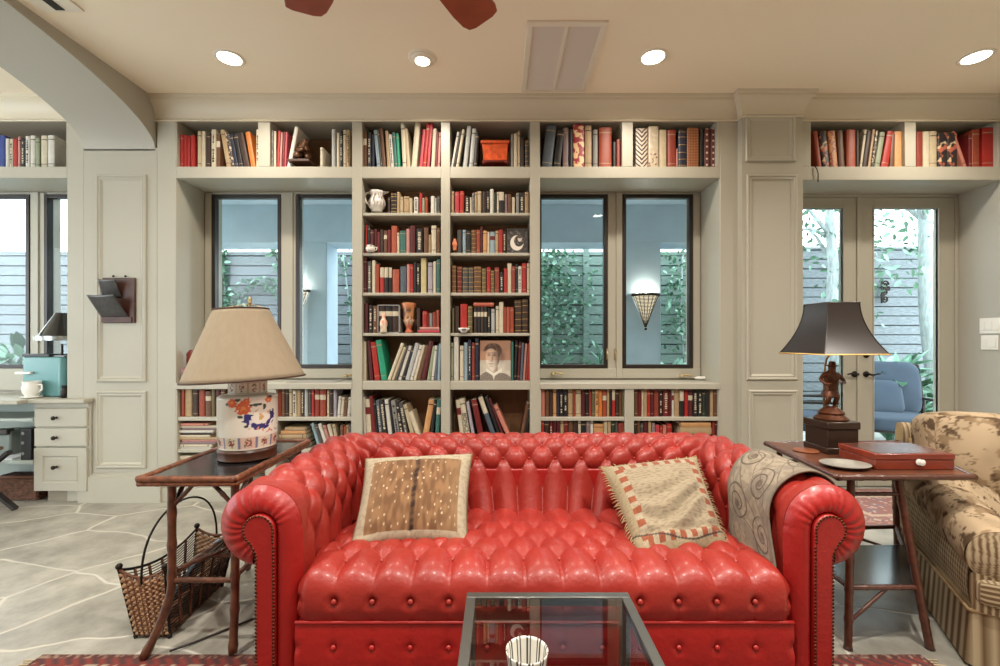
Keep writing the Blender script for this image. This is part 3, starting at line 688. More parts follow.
# ---- outer panels
OD=.126
def outer(d): return (HW+d)
for sg in (-1,1):
    MB().box(SX+sg*(HW+.02),SX+sg*(HW+OD-.002),YF+.03,YB+OD,.09,.60).build('outer_panel',LEATHER2,sofa,bevel=.008)
MB().box(SX-HW-.02,SX+HW+.02,YB+.0,YB+OD,.09,.60).build('back_panel',LEATHER2,sofa,bevel=.008)
# ---- arm fronts: ruched scroll, inner strip, keyhole facing with nail heads
for sg in (-1,1):
    N1=96
    path=[]
    HC=(.117,RC[1]); hr=.050
    for i in range(N1+1):
        a=math.radians(-80)+(PI+math.radians(80))*i/N1
        path.append(((RC[0]+RR*math.cos(a),RC[1]+RR*math.sin(a)),(HC[0]+hr*math.cos(a),HC[1]+hr*math.sin(a)),a))
    for i in range(1,30):
        z=RC[1]-(RC[1]-.10)*i/29; path.append(((RC[0]-RR-.004,z),(.066,z),None))
    def f(u,v):
        x=u*(len(path)-1); i=min(int(x+1e-6),len(path)-2); t=x-i
        O=[path[i][0][k]*(1-t)+path[i+1][0][k]*t for k in (0,1)]; I=[path[i][1][k]*(1-t)+path[i+1][1][k]*t for k in (0,1)]
        d=O[0]*(1-v)+I[0]*v; z=O[1]*(1-v)+I[1]*v
        bul=.032*(max(0,math.sin(PI*min(1,.06+v*.94)))**.5)
        y=YF+.034*(1-v)**2-bul*.6
        a=path[i][2]
        if a is not None: y+=.0022*math.sin(a*21+1.4*math.sin(a*5)+2*v)*math.sin(PI*v)**.5*(.3+.7*v)*sstep(PI,PI-.5,a)
        else: y+=.0015*nz(z*9,v*2,3,1)
        return (SX+sg*(HW+d),y,z)
    m=MB().grid(f,250,14)
    # outer return of the scroll below the roll
    m.build('arm_front',LEATHER2,sofa,smooth=180)
    # keyhole facing
    kp=[(.067,.10),(.067,RC[1]-.02)]
    for i in range(40):
        a=PI-math.radians(236)*i/39
        kp.append((HC[0]+hr*math.cos(a),HC[1]+hr*math.sin(a)))
    kp+=[(.127,RC[1]-.075),(.126,.10)]
    kp=kp[::-1]
    m=MB().prism(kp,lambda a,b,c:(SX+sg*(HW+a),c,b),YF-.022,YF+.03)
    m.build('arm_facing',LEATHER2,sofa,bevel=.006)
    # nail heads as small domes following the facing edge
    m=MB(); pts=[Vector((a,b)) for a,b in kp]
    acc=0.; 
    for i in range(len(pts)):
        p,q=pts[i],pts[(i+1)%len(pts)]
        if p.y<.101 and q.y<.101: continue
        L_=(q-p).length; t=acc
        while t<L_:
            w=p+(q-p)*(t/L_); c=Vector((RC[0],RC[1])) if w.y>RC[1]-.05 else Vector((.095,w.y))
            w=w+(c-w)*.08
            m.lathe([(.0048,0),(.0042,.0016),(.0022,.003),(.0001,.0034)],(0,0,0),6); 
            M=Matrix.Translation((SX+sg*(HW+w.x),YF-.021,w.y))@Matrix.Rotation(PI/2,4,'X'); m.xf(M,len(m.v)-24)
            t+=.0115
        acc=t-L_
    m.build('nailhead_trim',NAIL,sofa,smooth=60,label='brass nailhead trim')
# ---- tufted seat
prs=[(1.405,.322),(1.393,.36),(1.393,.40),(1.402,.436),(1.425,.462),(1.465,.474),(1.53,.472),(1.65,.462),(1.80,.448),(1.95,.432),(2.06,.420)]
cum=[0.]
for i in range(1,len(prs)): cum.append(cum[-1]+math.dist(prs[i-1],prs[i]))
def sp(s):
    for i in range(len(prs)-1):
        if s<=cum[i+1] or i==len(prs)-2:
            t=(s-cum[i])/(cum[i+1]-cum[i]); 
            a=[prs[max(i-1,0)],prs[i],prs[i+1],prs[min(i+2,len(prs)-1)]]
            cr=lambda k:.5*((2*a[1][k])+(-a[0][k]+a[2][k])*t+(2*a[0][k]-5*a[1][k]+4*a[2][k]-a[3][k])*t*t+(-a[0][k]+3*a[1][k]-3*a[2][k]+a[3][k])*t**3)
            return Vector((cr(0),cr(1)))
SL=cum[-1]; ds=.005
def spn(s):
    a,b=sp(max(0,s-ds)),sp(min(SL,s+ds)); t=(b-a).normalized(); return Vector((-t.y,t.x))
du=2*HW/13; sA=.245; sdv=.19; rows=5; sB=sA+sdv/2*(rows-1)
sF=.062
def seat_h(u,s):
    U=u*13*du
    if s<sA:
        h=pleat(U,du); k=sstep(sF-.01,sA-.02,s); h=h*(.15+.85*k)+.85*(1-k)
        # dimples of the front button row
        q=((U/du)%1); q=min(q,1-q)*du; h-=.55*math.exp(-(q*q+(s-sF)**2)/(2*.012**2))
    elif s<=sB: h=puff(U,s-sA,du,sdv)
    else: h=pleat(U,du,0 if (rows-1)%2==0 else .5)
    e=min(u,1-u)*13*du
    return h-.5*(1-sstep(0,.03,e))
def seat_pos(u,s,h):
    p=sp(s)+spn(s)*h
    # slightly crowned across
    return (SX+(2*u-1)*(HW-.002),p.x,p.y+.012*math.sin(PI*u)*sstep(.1,.3,s))
mb=MB().grid(lambda u,v: seat_pos(u,v*SL,.032*(seat_h(u,v*SL)-.8)),260,150)
for k in range(rows):
    for i in range(14):
        U=(i+(.5 if k%2 else 0))/13
        if .02<U<.98: mb.ball(seat_pos(U,sA+k*sdv/2,-.021),.0095,8,0,(1,1,.7))
for i in range(1,13): mb.ball(seat_pos(i/13,sF,.034*(-.3)+.006),.0095,10,0,(1,.8,1))
mb.build('seat',LEATHER,sofa,smooth=180)
# ---- front base panel
def bp(u,v):
    x=SX+(2*u-1)*HW; z=.10+v*.212
    q=((u*13)%1); q=min(q,1-q)*du
    y=1.400-.010*math.sin(PI*v)**.6+.010*math.exp(-(q*q+(z-.238)**2)/(2*.011**2))+.0015*math.exp(-(q/.006)**2)*(1 if z>.12 else 0)
    return (x,y,z)
mb=MB().grid(bp,208,24)
for i in range(1,13): mb.ball((SX+(2*i/13-1)*HW,1.396,.238),.0095,10,0,(1,.8,1))
mb.build('front_rail',LEATHER2,sofa,smooth=180)
MB().tube([(SX+(2*i/40-1)*HW,1.398,.317) for i in range(41)],.0055,8).build('piping',LEATHER2,sofa,smooth=180)
MB().box(SX-HW,SX+HW,1.43,YB+.05,.09,.36).build('frame',LEATHER2,sofa)
WOODD = mat('dark_walnut',(70,40,26),rough=.35,var=.2,vscale=12,stretch=(6,6,1))
for sg in (-1,1):
    for y in (YF+.07,YB+.06):
        MB().lathe([(.022,0.011),(.034,.02),(.042,.045),(.036,.075),(.024,.085),(.03,.092)],(SX+sg*(HW+.06),y,0),18).build('foot',WOODD,sofa)

# ================================================================ CUSHIONS AND THROW
def pillow(name,corners,T,m,label,colfn,n=56,warp=None,pw=.5):
    BL,BR,TL,TR=[Vector(c) for c in corners]
    ctr=(BL+BR+TL+TR)/4; nrm=((BR-BL).cross(TL-BL)).normalized()
    if nrm.y>0: nrm=-nrm
    t=thing(name,label,'cushion',(ctr.x,ctr.y,min(BL.z,BR.z)))
    def f(sd):
        def g(u,v):
            a,b=2*u-1,2*v-1
            # edges pulled in between the corners
            a2=a*(1-.055*(1-b*b)*abs(a)**2); b2=b*(1-.055*(1-a*a)*abs(b)**2)
            uu,vv=(a2+1)/2,(b2+1)/2
            p=BL*(1-uu)*(1-vv)+BR*uu*(1-vv)+TL*(1-uu)*vv+TR*uu*vv
            th=T*((1-abs(a)**2.6)*(1-abs(b)**2.6))**pw if abs(a)<1 and abs(b)<1 else 0
            p=p+nrm*(sd*th)
            if warp and sd>0: p=p+nrm*warp(u,v)*min(1,th/T*1.6)
            return p
        return g
    mb=MB().grid(f(1),n*2,n*2,0,lambda u,v:colfn(u,v)).grid(f(-1),n,n,0,lambda u,v:colfn(.03,.03),flip=True)
    o=mb.build('cover',m,t,smooth=180)
    return t,f,nrm
FAB = mat('woven_cover',vcol=True,rough=.85,spec=.2,bump=.15,bscale=300,sheen=.1)
def deer(u,v):
    b=.10
    if u<b or u>1-b*.8 or v>1-.13 or v<.07:
        return mixc((.40,.34,.24),(.33,.275,.19),sstep(0,.3,nz(u,v,2,30)))
    c=mixc((.15,.075,.035),(.25,.135,.065),sstep(-.3,.4,nz(u,v*.25,3,28)+.4*nz(u,v,6,9)))
    c=mixc(c,(.27,.165,.085),sstep(.2,.45,abs(u-.5))*.6)
    x=abs(u-.515+.012*nz(v,1,0,6)); c=mixc(c,(.03,.015,.01),(1-sstep(.012,.03,x))*(.55+.45*sstep(-.2,.2,nz(v,5,0,18))))
    # pale spots in rough rows
    for (gx,gy) in ((.062,.078),):
        ix=math.floor(u/gx)
        for dx in (-1,0,1):
            iy0=math.floor(v/gy)
            for dy in (-1,0,1):
                r=random.Random((ix+dx)*97+(iy0+dy)*13); 
                if r.random()<.33: continue
                cx=(ix+dx+.25+.5*r.random())*gx; cy=(iy0+dy+.2+.6*r.random())*gy
                if abs(cx-.515)<.02: continue
                q=math.hypot((u-cx)/.0058,(v-cy)/.013)
                if q<1.3: c=mixc(c,(.66,.54,.37),(1-sstep(.6,1.3,q))*r.uniform(.45,1))
    return c
cl=[P(351,547,1.645),P(467,543,1.665),P(366,459,1.97),P(472,454,1.99)]
t,f,nrm=pillow('cushion',cl,.075,FAB,'square spotted deer-hide cushion with pale border at left end of red sofa',deer,70,lambda u,v:-.012*math.exp(-((v-.08)/.05)**2)*math.exp(-((u-.1)/.12)**2)-.006*math.exp(-((u-.5)/.015)**2))
edge=[f(0)(u,v) for u,v in [(i/24,0) for i in range(24)]+[(1,i/24) for i in range(24)]+[(1-i/24,1) for i in range(24)]+[(0,1-i/24) for i in range(24)]]
PIPE = mat('dark_piping',(110,92,66),rough=.8)
MB().tube(edge,.0045,6,0,True).build('piping',PIPE,t,smooth=180)
def kilim(u,v):
    c=mixc((.32,.26,.175),(.22,.175,.115),sstep(-.1,.4,nz(u*2,v*9,1,9)))
    e=min(u,1-u,v,1-v)
    if .07<e<.145:
        along=u if min(v,1-v)<min(u,1-u) else v
        if int(along*17)%2==0: c=mixc((.26,.075,.035),(.20,.06,.03),sstep(0,.3,nz(u,v,8,60)))
        else: c=mixc((.36,.30,.21),(.28,.23,.155),sstep(0,.3,nz(u,v,8,60)))
    elif e<.07: c=mixc(c,(.30,.24,.13),.5+.5*math.sin((u+v)*180))
    d=min(abs(v-.11-.10*abs(u-.5)),9)
    if v<.24: c=mixc((.05,.035,.03),c,sstep(.004,.009,abs(v-.05-.26*abs(u-.62)**1.2)))
    return c
ck=[P(640,562,1.545),P(729,549,1.63),P(602,468,1.97),P(696,457,2.0)]
def wrinkle(u,v):
    return .015*math.sin((v*1.1+.14*math.sin(u*5)+.05*nz(u,v,3,4))*26)*math.exp(-((v-.40)/.28)**2)*sstep(.05,.25,min(u,1-u))-.012*math.exp(-((v-.16-.1*(u-.5)**2)/.03)**2)
t,f,nrm=pillow('cushion',ck,.07,FAB,'fringed tan woven cushion with brick checked border at right end of red sofa',kilim,70,wrinkle)
rr=random.Random(5); fr=MB(); ctr=sum((Vector(c) for c in ck),Vector())/4
for i in range(150):
    q=i/150*4; s=int(q); w=q-s
    u,v=[(w,0),(1,w),(1-w,1),(0,1-w)][s]
    p=f(0)(u,v); d=(p-ctr).normalized(); d=(d+Vector((rr.uniform(-.4,.4),rr.uniform(-.3,.1),rr.uniform(-.5,.2)))).normalized()
    if s==0: d=(d+Vector((0,-.4,.25))).normalized()
    fr.tube([p-d*.006,p+d*.010+nrm*.003,p+d*.024+Vector((0,0,-.004))],[.0026,.0022,.0012],5)
fr.build('fringe',mat('fringe_yarn',(160,138,100),rough=.9),t,smooth=180)

# paisley throw over the right arm
def paisley(u,v):
    x,y=u*.31,v*.72
    c=mixc((.29,.24,.175),(.22,.18,.13),sstep(-.2,.3,nz(x,y,5,40)))
    c=mixc(c,(.20,.165,.125),sstep(.05,.3,nz(x,y,9,11)))
    for (a,b,r,t) in ((.07,.60,.075,1),(.22,.52,.085,-1),(.10,.40,.08,-1),(.24,.30,.08,1),(.06,.20,.075,1),(.20,.12,.08,-1)):
        d=math.hypot((x-a)*1.15,y-b); th=math.atan2(y-b,(x-a)*t)
        if d<r:
            w=abs(math.sin(d*PI/.034+th*.5)); c=mixc((.075,.052,.04),c,sstep(.16,.46,w))
            if d<.018: c=mixc((.10,.07,.05),c,.15+.5*max(0,nz(x,y,4,110)))
    w=abs(math.sin((x*.8+y*.6+.03*nz(x,y,2,12))*PI/.06)); c=mixc((.10,.075,.055),c,sstep(.04,.16,w))
    q=nz(x,y,13,50); c=mixc(c,(.15,.115,.085),.6*sstep(.36,.44,q))
    if u<.05 or u>.95 or v>.97: c=mixc(c,(.16,.13,.10),.7)
    return c
thr=thing('throw_blanket','paisley tapestry throw draped over the right arm of the red sofa','throw',(SX+HW+.1,1.65,.45))
def drape(u,v):
    # v: 0 outer side of the roll .. 1 hanging down to the seat ; u: along the arm (front .. back)
    smin,smax=.035,H1+RR*math.radians(172)
    s=smax+(smin-smax)*v
    d,z,n=prof(s,0); off=.022+.005*math.sin(u*9+v*2)*sstep(.1,.6,v)+.004*nz(u,v,4,6)
    if s<H1: off+=.012*sstep(0,.2,H1-s)
    d+=n.x*off; z+=n.y*off
    skew=-.05*sstep(0,.5,v)+.02*math.sin(v*4)
    y=1.500+.30*u+skew+.07*(1-v)+(.02*math.sin(v*7))*(u-.5)
    if s<.06: z=max(z,.452)
    return (SX+HW+d,y,z)
MB().grid(drape,130,260,0,paisley).build('throw_cloth',FAB,thr,smooth=180,solid=.006)
# ================================================================ TABLES
BAMB = mat('scorched_bamboo',(90,54,36),rough=.32,var=.55,vscale=26,coat=.2,stretch=(1,1,1))
BAMB2 = mat('pale_cane',(112,66,42),rough=.4,var=.55,vscale=45)
BLKTOP = mat('black_lacquer_top',(34,33,34),rough=.16,var=.3,vscale=6,coat=.4)
MAHOG = mat('mahogany',(78,43,30),rough=.28,var=.25,vscale=10,coat=.3,stretch=(6,1,6))
LEATHTOP = mat('brown_leather_top',(96,56,38),rough=.35,var=.35,vscale=12)
def cane(m,a,b,r,nodes=5,mi=0,bend=None):
    """bamboo culm with swollen nodes"""
    a=Vector(a); b=Vector(b); pts=[];rs=[]
    N=nodes*6
    for i in range(N+1):
        t=i/N; p=a.lerp(b,t)
        if bend is not None: p=p+Vector(bend)*(math.sin(PI*min(1,t*1.0))*(t))
        k=(i%6); pts.append(p); rs.append(r*(1.16 if k==0 else .97 if k in(1,5) else 1.0))
    return m.tube(pts,rs,10,mi)
# left bamboo table
lt=thing('bamboo_side_table','scorched bamboo side table with black top, left of the red sofa','side table',(-1.19,2.0,0))
ZT_=.685; xa,xb,ya,yb=-1.372,-1.005,1.685,2.325
m=MB().box(xa+.02,xb-.02,ya+.02,yb-.02,ZT_-.016,ZT_-.003); m.build('table_top',BLKTOP,lt,bevel=.002,label='black lacquer table top')
m=MB()
for (p,q) in (((xa,ya),(xb,ya)),((xb,ya),(xb,yb)),((xb,yb),(xa,yb)),((xa,yb),(xa,ya))):
    cane(m,(p[0],p[1],ZT_-.006),(q[0],q[1],ZT_-.006),.0125,6); cane(m,(p[0],p[1],ZT_-.024),(q[0],q[1],ZT_-.024),.009,5)
m.build('edge_trim',BAMB2,lt,smooth=180,label='pale bamboo edging')
tops=[(xa+.09,ya+.05),(xb-.03,ya+.05),(xb-.03,yb-.05),(xa+.09,yb-.05)]
feet=[(xa+.03,ya-.03),(xb-.01,ya-.0),(xb,yb),(xa+.05,yb)]
for i,(tp,ft) in enumerate(zip(tops,feet)):
    m=MB(); mid=Vector((tp[0],tp[1]+(0 if i<2 else 0),.26)); N=26; pts=[]; rs=[]
    for k in range(N+1):
        t=k/N; z=ZT_-.03-(ZT_-.045)*t
        if z>.26: p=Vector((tp[0],tp[1],z))
        else:
            w=(.26-z)/.26; p=Vector((tp[0]+(ft[0]-tp[0])*w**1.6,tp[1]+(ft[1]-tp[1])*w**1.6,z))
        pts.append(p); rs.append(.0155*(1.18 if k%5==0 else 1))
    m.tube(pts,rs,10); m.build('leg',BAMB,lt,smooth=180)
for z,ins in ((.27,0),):
    for i in range(4):
        p,q=tops[i],tops[(i+1)%4]
        m=MB(); cane(m,(p[0],p[1],z+(.0 if i%2==0 else .015)),(q[0],q[1],z+(.0 if i%2==0 else .015)),.0105,4); m.build('stretcher',BAMB,lt,smooth=180)
for i in range(4):
    p,q=Vector(tops[i]),Vector(tops[(i+1)%4]); L_=(q-p).normalized()
    for s_,e in ((p,1),(q,-1)):
        m=MB(); c=s_+L_*(.095*e); cane(m,(s_.x,s_.y,.555),(c.x,c.y,.655),.0085,2); m.build('brace',BAMB,lt,smooth=180)
m=MB(); cane(m,(tops[0][0],(ya+yb)/2-.1,.285),(tops[1][0],(ya+yb)/2-.1,.285),.009,3); cane(m,(tops[0][0],tops[0][1]+.02,.30),(tops[2][0],tops[2][1]-.02,.30),.009,5); m.build('cross_stretcher',BAMB,lt,smooth=180)

# right table
rt=thing('side_table','dark bamboo side table with splayed legs and black lower shelf, right of the red sofa','side table',(1.62,2.0,0))
ZR=.675; c0,c1,c2,c3=[Vector((PX(px,y),y,ZR)) for px,y in ((838,1.745),(974,1.75),(899,2.36),(766,2.33))]
def quad(m,cs,z0,z1,ins=0.):
    ct=sum(cs,Vector())/4; V=[]
    for z in (z0,z1):
        for c in cs:
            d=(c-ct); d=d*(1-ins/d.length); V.append((ct.x+d.x,ct.y+d.y,z))
    m.add(V,[(0,1,2,3),(4,5,6,7)]+[(i,(i+1)%4,4+(i+1)%4,4+i) for i in range(4)])
m=MB(); quad(m,[c0,c1,c2,c3],ZR-.014,ZR-.001,.012); m.build('table_top',LEATHTOP,rt,bevel=.002)
m=MB()
for a,b in ((c0,c1),(c1,c2),(c2,c3),(c3,c0)): cane(m,a-Vector((0,0,.008)),b-Vector((0,0,.008)),.0115,6)
m.build('edge_trim',MAHOG,rt,smooth=180)
ct=sum((c0,c1,c2,c3),Vector())/4
LT=[];LF=[]
for k,c in enumerate((c0,c1,c2,c3)):
    tp=c+(ct-c)*(.16 if k!=1 else .30); ft=c+(ct-c)*(.04 if k!=1 else .16); ft=Vector((ft.x,ft.y,0.0)); tp.z=ZR-.015
    LT.append(tp);LF.append(ft)
LF[0]=Vector((PX(848,1.735),1.735,0)); LT[0]=Vector((PX(851,1.80),1.80,ZR-.015)); LF[1]=Vector((PX(930,1.735),1.735,0)); LT[1]=Vector((PX(897,1.80),1.80,ZR-.015))
for tp,ft in zip(LT,LF):
    m=MB(); cane(m,ft,tp,.0145,6); m.build('leg',MAHOG,rt,smooth=180)
zs=.238
cs=[f.lerp(t,zs/ZR) for t,f in zip(LT,LF)]
ck_=[cs[0],cs[1],cs[1].lerp(cs[2],.6),cs[0].lerp(cs[3],.6)]
m=MB(); quad(m,ck_,zs-.008,zs+.002,.0); m.build('lower_shelf',BLKTOP,rt,bevel=.002,label='black lacquer lower shelf')
for i in range(5):
    qa,qb=(cs[i],cs[(i+1)%4]) if i in (0,1,3) else (ck_[2],ck_[3]) if i==2 else (cs[2],cs[3])
    m=MB(); cane(m,qa-Vector((0,0,.004)),qb-Vector((0,0,.004)),.0105,4); m.build('shelf_rail',MAHOG,rt,smooth=180)
for i in range(4):
    z=.60; a=LF[i].lerp(LT[i],z/ZR); b=LF[(i+1)%4].lerp(LT[(i+1)%4],z/ZR)
    m=MB(); cane(m,a,b,.008,3); m.build('stretcher',MAHOG,rt,smooth=180)
for i in (0,1,2):
    a=LF[i].lerp(LT[i],.06/ZR); b=cs[(i+1)%4].lerp(cs[i],.45)
    m=MB(); cane(m,LF[i].lerp(LT[i],.10/ZR),Vector((b.x,b.y,zs-.012)),.007,2); m.build('brace',MAHOG,rt,smooth=180)

# coffee table
STEEL=mat('gunmetal_frame',(118,118,114),rough=.32,metal=.85)
CGL=glass_mat('table_glass',(222,228,226),1.5,2.6)
ctb=thing('coffee_table','glass-topped coffee table with grey metal frame in front of the red sofa','coffee table',(.13,.95,0))
zc=.48; yb_=.72*444/250.; ya_=.62
xl,xr=PX(467,yb_),PX(628,yb_); w_=.026
m=MB().box(xl,xr,yb_-w_,yb_,zc-.026,zc).box(xl,xl+w_,ya_,yb_-w_,zc-.026,zc).box(xr-w_,xr,ya_,yb_-w_,zc-.026,zc).box(xl,xr,ya_-w_,ya_,zc-.026,zc)
m.build('top_frame',STEEL,ctb,bevel=.002)
MB().box(xl+w_,xr-w_,ya_,yb_-w_,zc-.010,zc-.003).build('glass_top',CGL,ctb,smooth=0)
for x in (xl,xr-w_):
    for y in (ya_-w_,yb_-w_): MB().box(x,x+w_,y,y+w_,0,zc-.026).build('leg',STEEL,ctb,bevel=.002)
m=MB().box(xl+w_,xr-w_,yb_-w_,yb_,.10,.126).box(xl+w_,xr-w_,ya_-w_,ya_,.10,.126).box(xl,xl+w_,ya_,yb_-w_,.10,.126).box(xr-w_,xr,ya_,yb_-w_,.10,.126)
m.build('lower_frame',STEEL,ctb,bevel=.002)
MB().box(xl+w_,xr-w_,ya_,yb_-w_,.112,.118).build('glass_shelf',CGL,ctb,smooth=0)
# striped bowl
POT=mat('striped_glaze',vcol=True,rough=.18,coat=.4)
bc=Vector((PX(527,.885),.885,zc))
def stripes(a,z,r):
    if z<.012: return (.64,.62,.54,1)
    q=(a/(2*PI)*11)%1
    on=(.24<q<.40) or (.54<q<.70)
    return (.05,.045,.04,1) if on else (.66,.64,.57,1)
bowl=thing('striped_bowl','cream bowl with dark vertical stripes standing on the glass coffee table','bowl',tuple(bc))
MB().lathe([(.001,.003),(.022,.003),(.025,.0),(.027,.004),(.030,.02),(.036,.06),(.0415,.102),(.0425,.107),(.041,.108),(.0385,.102),(.034,.06),(.028,.045),(.024,.041),(.001,.040)],bc,168,0,stripes).build('bowl_body',POT,bowl,smooth=180)

# ================================================================ JAR LAMP (left)
PORC=mat('painted_porcelain',vcol=True,rough=.15,coat=.5)
LINEN=mat('tan_linen_shade',(150,135,112),rough=.8,var=.05,vscale=60,stretch=(1,1,.05))
jx,jy,jz=-1.135,2.0,ZT_
jl=thing('jar_lamp','porcelain jar lamp with painted flowers and wide tan shade on the bamboo table','table lamp',(jx,jy,jz))
RJ=.120
def jarpaint(a,z,r):
    base=(.80,.77,.68,1.)
    # x across the front in metres, 0 facing the camera (which stands to the right)
    fa=math.atan2(-jy,-jx); da=(a-fa+PI)%(2*PI)-PI; x=da*RJ
    c=base
    if z>.279:   # neck
        if .290<z<.338:
            q=(x/.075)%1; 
            if q<.05 or q>.95 or z<.294 or z>.334: c=(.55,.50,.40,1)
            else:
                w=math.hypot((q-.5)*.075,(z-.314)*.9)
                if w<.016 and nz(x,z,1,90)>-.05: c=(.20,.24,.14,1) if nz(x,z,3,120)>0 else (.5,.1,.06,1)
        return c
    if z<.112:  # panel band round the foot
        if z<.058 or z>.106: return base if z>.106 else (.78,.74,.64,1)
        q=(x/.068+.5)%1; k=int(math.floor(x/.068+.5))
        if q<.06 or q>.94: return (.20,.22,.34,1)
        c=(.74,.66,.52,1) if k%2 else (.72,.52,.42,1)
        w=math.hypot((q-.5)*.068,(z-.082))
        if w<.014 and nz(x,z,5,110)>-.1: c=(.30,.08,.07,1)
        elif w<.022 and nz(x,z,7,130)>.25: c=(.2,.25,.16,1)
        return c
    def bl(cx,cz,rx,rz,f=60,amp=.35):
        return math.hypot((x-cx)/rx,(z-cz)/rz)+amp*nz(x,z,2,f)
    # red flowers
    for (cx,cz,r) in ((-.062,.255,.020),(-.018,.232,.030),(-.005,.262,.016),(.085,.262,.016)):
        d=bl(cx,cz,r,r*.85,90,.5)
        if d<1: c=(.66,.13,.05,1) if d>.35 else (.75,.30,.08,1)
    # dark leaves and stems
    for (cx,cz,rx,rz) in ((-.04,.268,.014,.006),(-.085,.25,.006,.006),(.030,.245,.022,.006),(.005,.20,.02,.005),(-.03,.196,.012,.006),(.065,.235,.007,.016),(-.005,.155,.010,.007),(.10,.28,.01,.012),(-.015,.175,.014,.004)):
        if bl(cx,cz,rx,rz,70,.6)<1: c=(.05,.07,.06,1)
    # cobalt crescent
    d=math.hypot((x-.052)/.068,(z-.195)/.060)+.10*nz(x,z,4,50)
    if .60<d<1.0 and z<.205+.25*max(0,x-.05): 
        c=(.035,.03,.17,1)
        if nz(x,z,8,55)>.33: c=(.74,.72,.70,1)
    if d<.55 and nz(x,z,12,50)>.2: c=(.62,.40,.16,1)
    if z<.15 and z>.118 and nz(x,z,6,60)>.30 and x>0: c=(.62,.28,.18,1)
    return c
pr=[(.110,.05)]
for z in [.052+i*(.219/90) for i in range(91)]: pr.append((RJ*(.955+.045*sstep(.05,.12,z)+.0*z),z))
pr+=[(.117,.276),(.108,.281),(.090,.284),(.080,.286)]
pr+=[(.078,.287+i*.0039) for i in range(16)]+[(.076,.350),(.06,.353),(.001,.354)]
MB().lathe(pr,(jx,jy,jz),220,0,jarpaint).build('jar_body',PORC,jl,smooth=40)
MB().lathe([(.114,.0005),(.120,.006),(.116,.022),(.120,.040),(.112,.051),(.001,.052)],(jx,jy,jz),48).build('wooden_base',WOODD,jl)
tilt=Matrix.Translation((jx+.032,jy,jz+.352))@Matrix.Rotation(math.radians(-3.2),4,'Y')@Matrix.Translation((-.045,0,0))
def shade(u,v):
    k=1-v; r=.250*(1-v)+.112*v; return tilt@Vector((r*math.cos(2*PI*u),r*math.sin(2*PI*u)*.94,.312*v))
MB().grid(shade,72,16,0,None,True).build('lamp_shade',LINEN,jl,smooth=180,solid=.003)
for v in (0,1):
    MB().tube([shade(i/72,v) for i in range(72)],.0042,6,0,True).build('shade_trim',mat('dark_braid',(70,48,34),rough=.7),jl,smooth=180)
m=MB().tube([(jx,jy,jz+.35),tilt@Vector((.04,0,.34))],.006,8); c=tilt@Vector((.04,0,.335)); m.lathe([(.004,0),(.010,.006),(.006,.014),(.009,.022),(.001,.034)],c,12); 
for k in range(3):
    a=2*PI*k/3; m.tube([c,shade(k/3,1)],.002,6)
m.build('harp_and_finial',BRASS,jl,smooth=60)

# ================================================================ FIGURE LAMP (right)
BRONZE=mat('bronze_patina',(92,54,34),rough=.35,metal=.55,var=.35,vscale=30)
DKBOX=mat('dark_bronze_box',(58,42,32),rough=.3,metal=.3,var=.1)
BLKSH=mat('black_shade',(46,38,34),rough=.32,spec=.5)
GOLDIN=mat('gold_shade_lining',(214,176,104),rough=.45,metal=.4)
fx_,fy_=PX(831,2.15),2.15
ROT=math.radians(2)
fl=thing('figure_lamp','black pagoda-shade lamp with bronze figure on a dark box, on the right side table','table lamp',(fx_,fy_,ZR),ROT)
m=MB().box(-.080,.080,-.080,.080,.0005,.03); m.build('plinth',DKBOX,fl,local=True,bevel=.004)
MB().box(-.074,.074,-.074,.074,.0301,.115).build('base_box',DKBOX,fl,local=True,bevel=.003)
MB().box(-.080,.080,-.080,.080,.1151,.150).build('base_lid',DKBOX,fl,local=True,bevel=.004)
MB().lathe([(.070,.1505),(.072,.158),(.058,.170),(.052,.176),(.056,.186),(.050,.192),(.034,.206),(.024,.214),(.001,.218)],(0,0,0),28).build('figure_base',BRONZE,fl,local=True,smooth=50)
fz=.216
nd=[(0,0,.30,.024),(.002,0,.335,.024),(0,-.002,.365,.026),(0,-.004,.385,.012),(0,-.008,.402,.019),(0,-.006,.416,.015),
 (-.034,0,.368,.011),(-.060,-.006,.345,.008),(-.048,-.032,.322,.007),(-.03,-.045,.33,.006),
 (.034,0,.368,.011),(.056,-.008,.342,.008),(.040,-.036,.330,.007),(.018,-.045,.336,.006),
 (-.016,0,.285,.017),(-.020,-.012,.250,.013),(-.022,.004,.218,.009),(-.024,-.016,.214,.007),
 (.016,0,.285,.017),(.026,-.006,.252,.013),(.020,.008,.218,.009),(.024,-.014,.214,.007)]
ed=[(0,1),(1,2),(2,3),(3,4),(4,5),(2,6),(6,7),(7,8),(8,9),(2,10),(10,11),(11,12),(12,13),(0,14),(14,15),(15,16),(16,17),(0,18),(18,19),(19,20),(20,21)]
o=skin('figure',nd,ed,BRONZE,None,2); o.parent=fl
m=MB().lathe([(.030,.409),(.031,.412),(.016,.415),(.013,.430),(.001,.433)],(0,-.007,0),16); m.build('hat',BRONZE,fl,local=True,smooth=50)
MB().lathe([(.030,.335),(.012,.338),(.004,.344)],(0,-.04,0),12).lathe([(.024,.300),(.034,.285),(.040,.262),(.001,.258)],(0,.006,0),14).build('tunic_skirt',BRONZE,fl,local=True,smooth=50)
MB().tube([(0,.045,.20),(0,.045,.36),(0,.03,.44),(0,0,.47),(0,0,.70)],.0045,8).build('lamp_rod',BRASS,fl,local=True,smooth=180)
a0,a1,hs,zs0=.152,.077,.242,.468
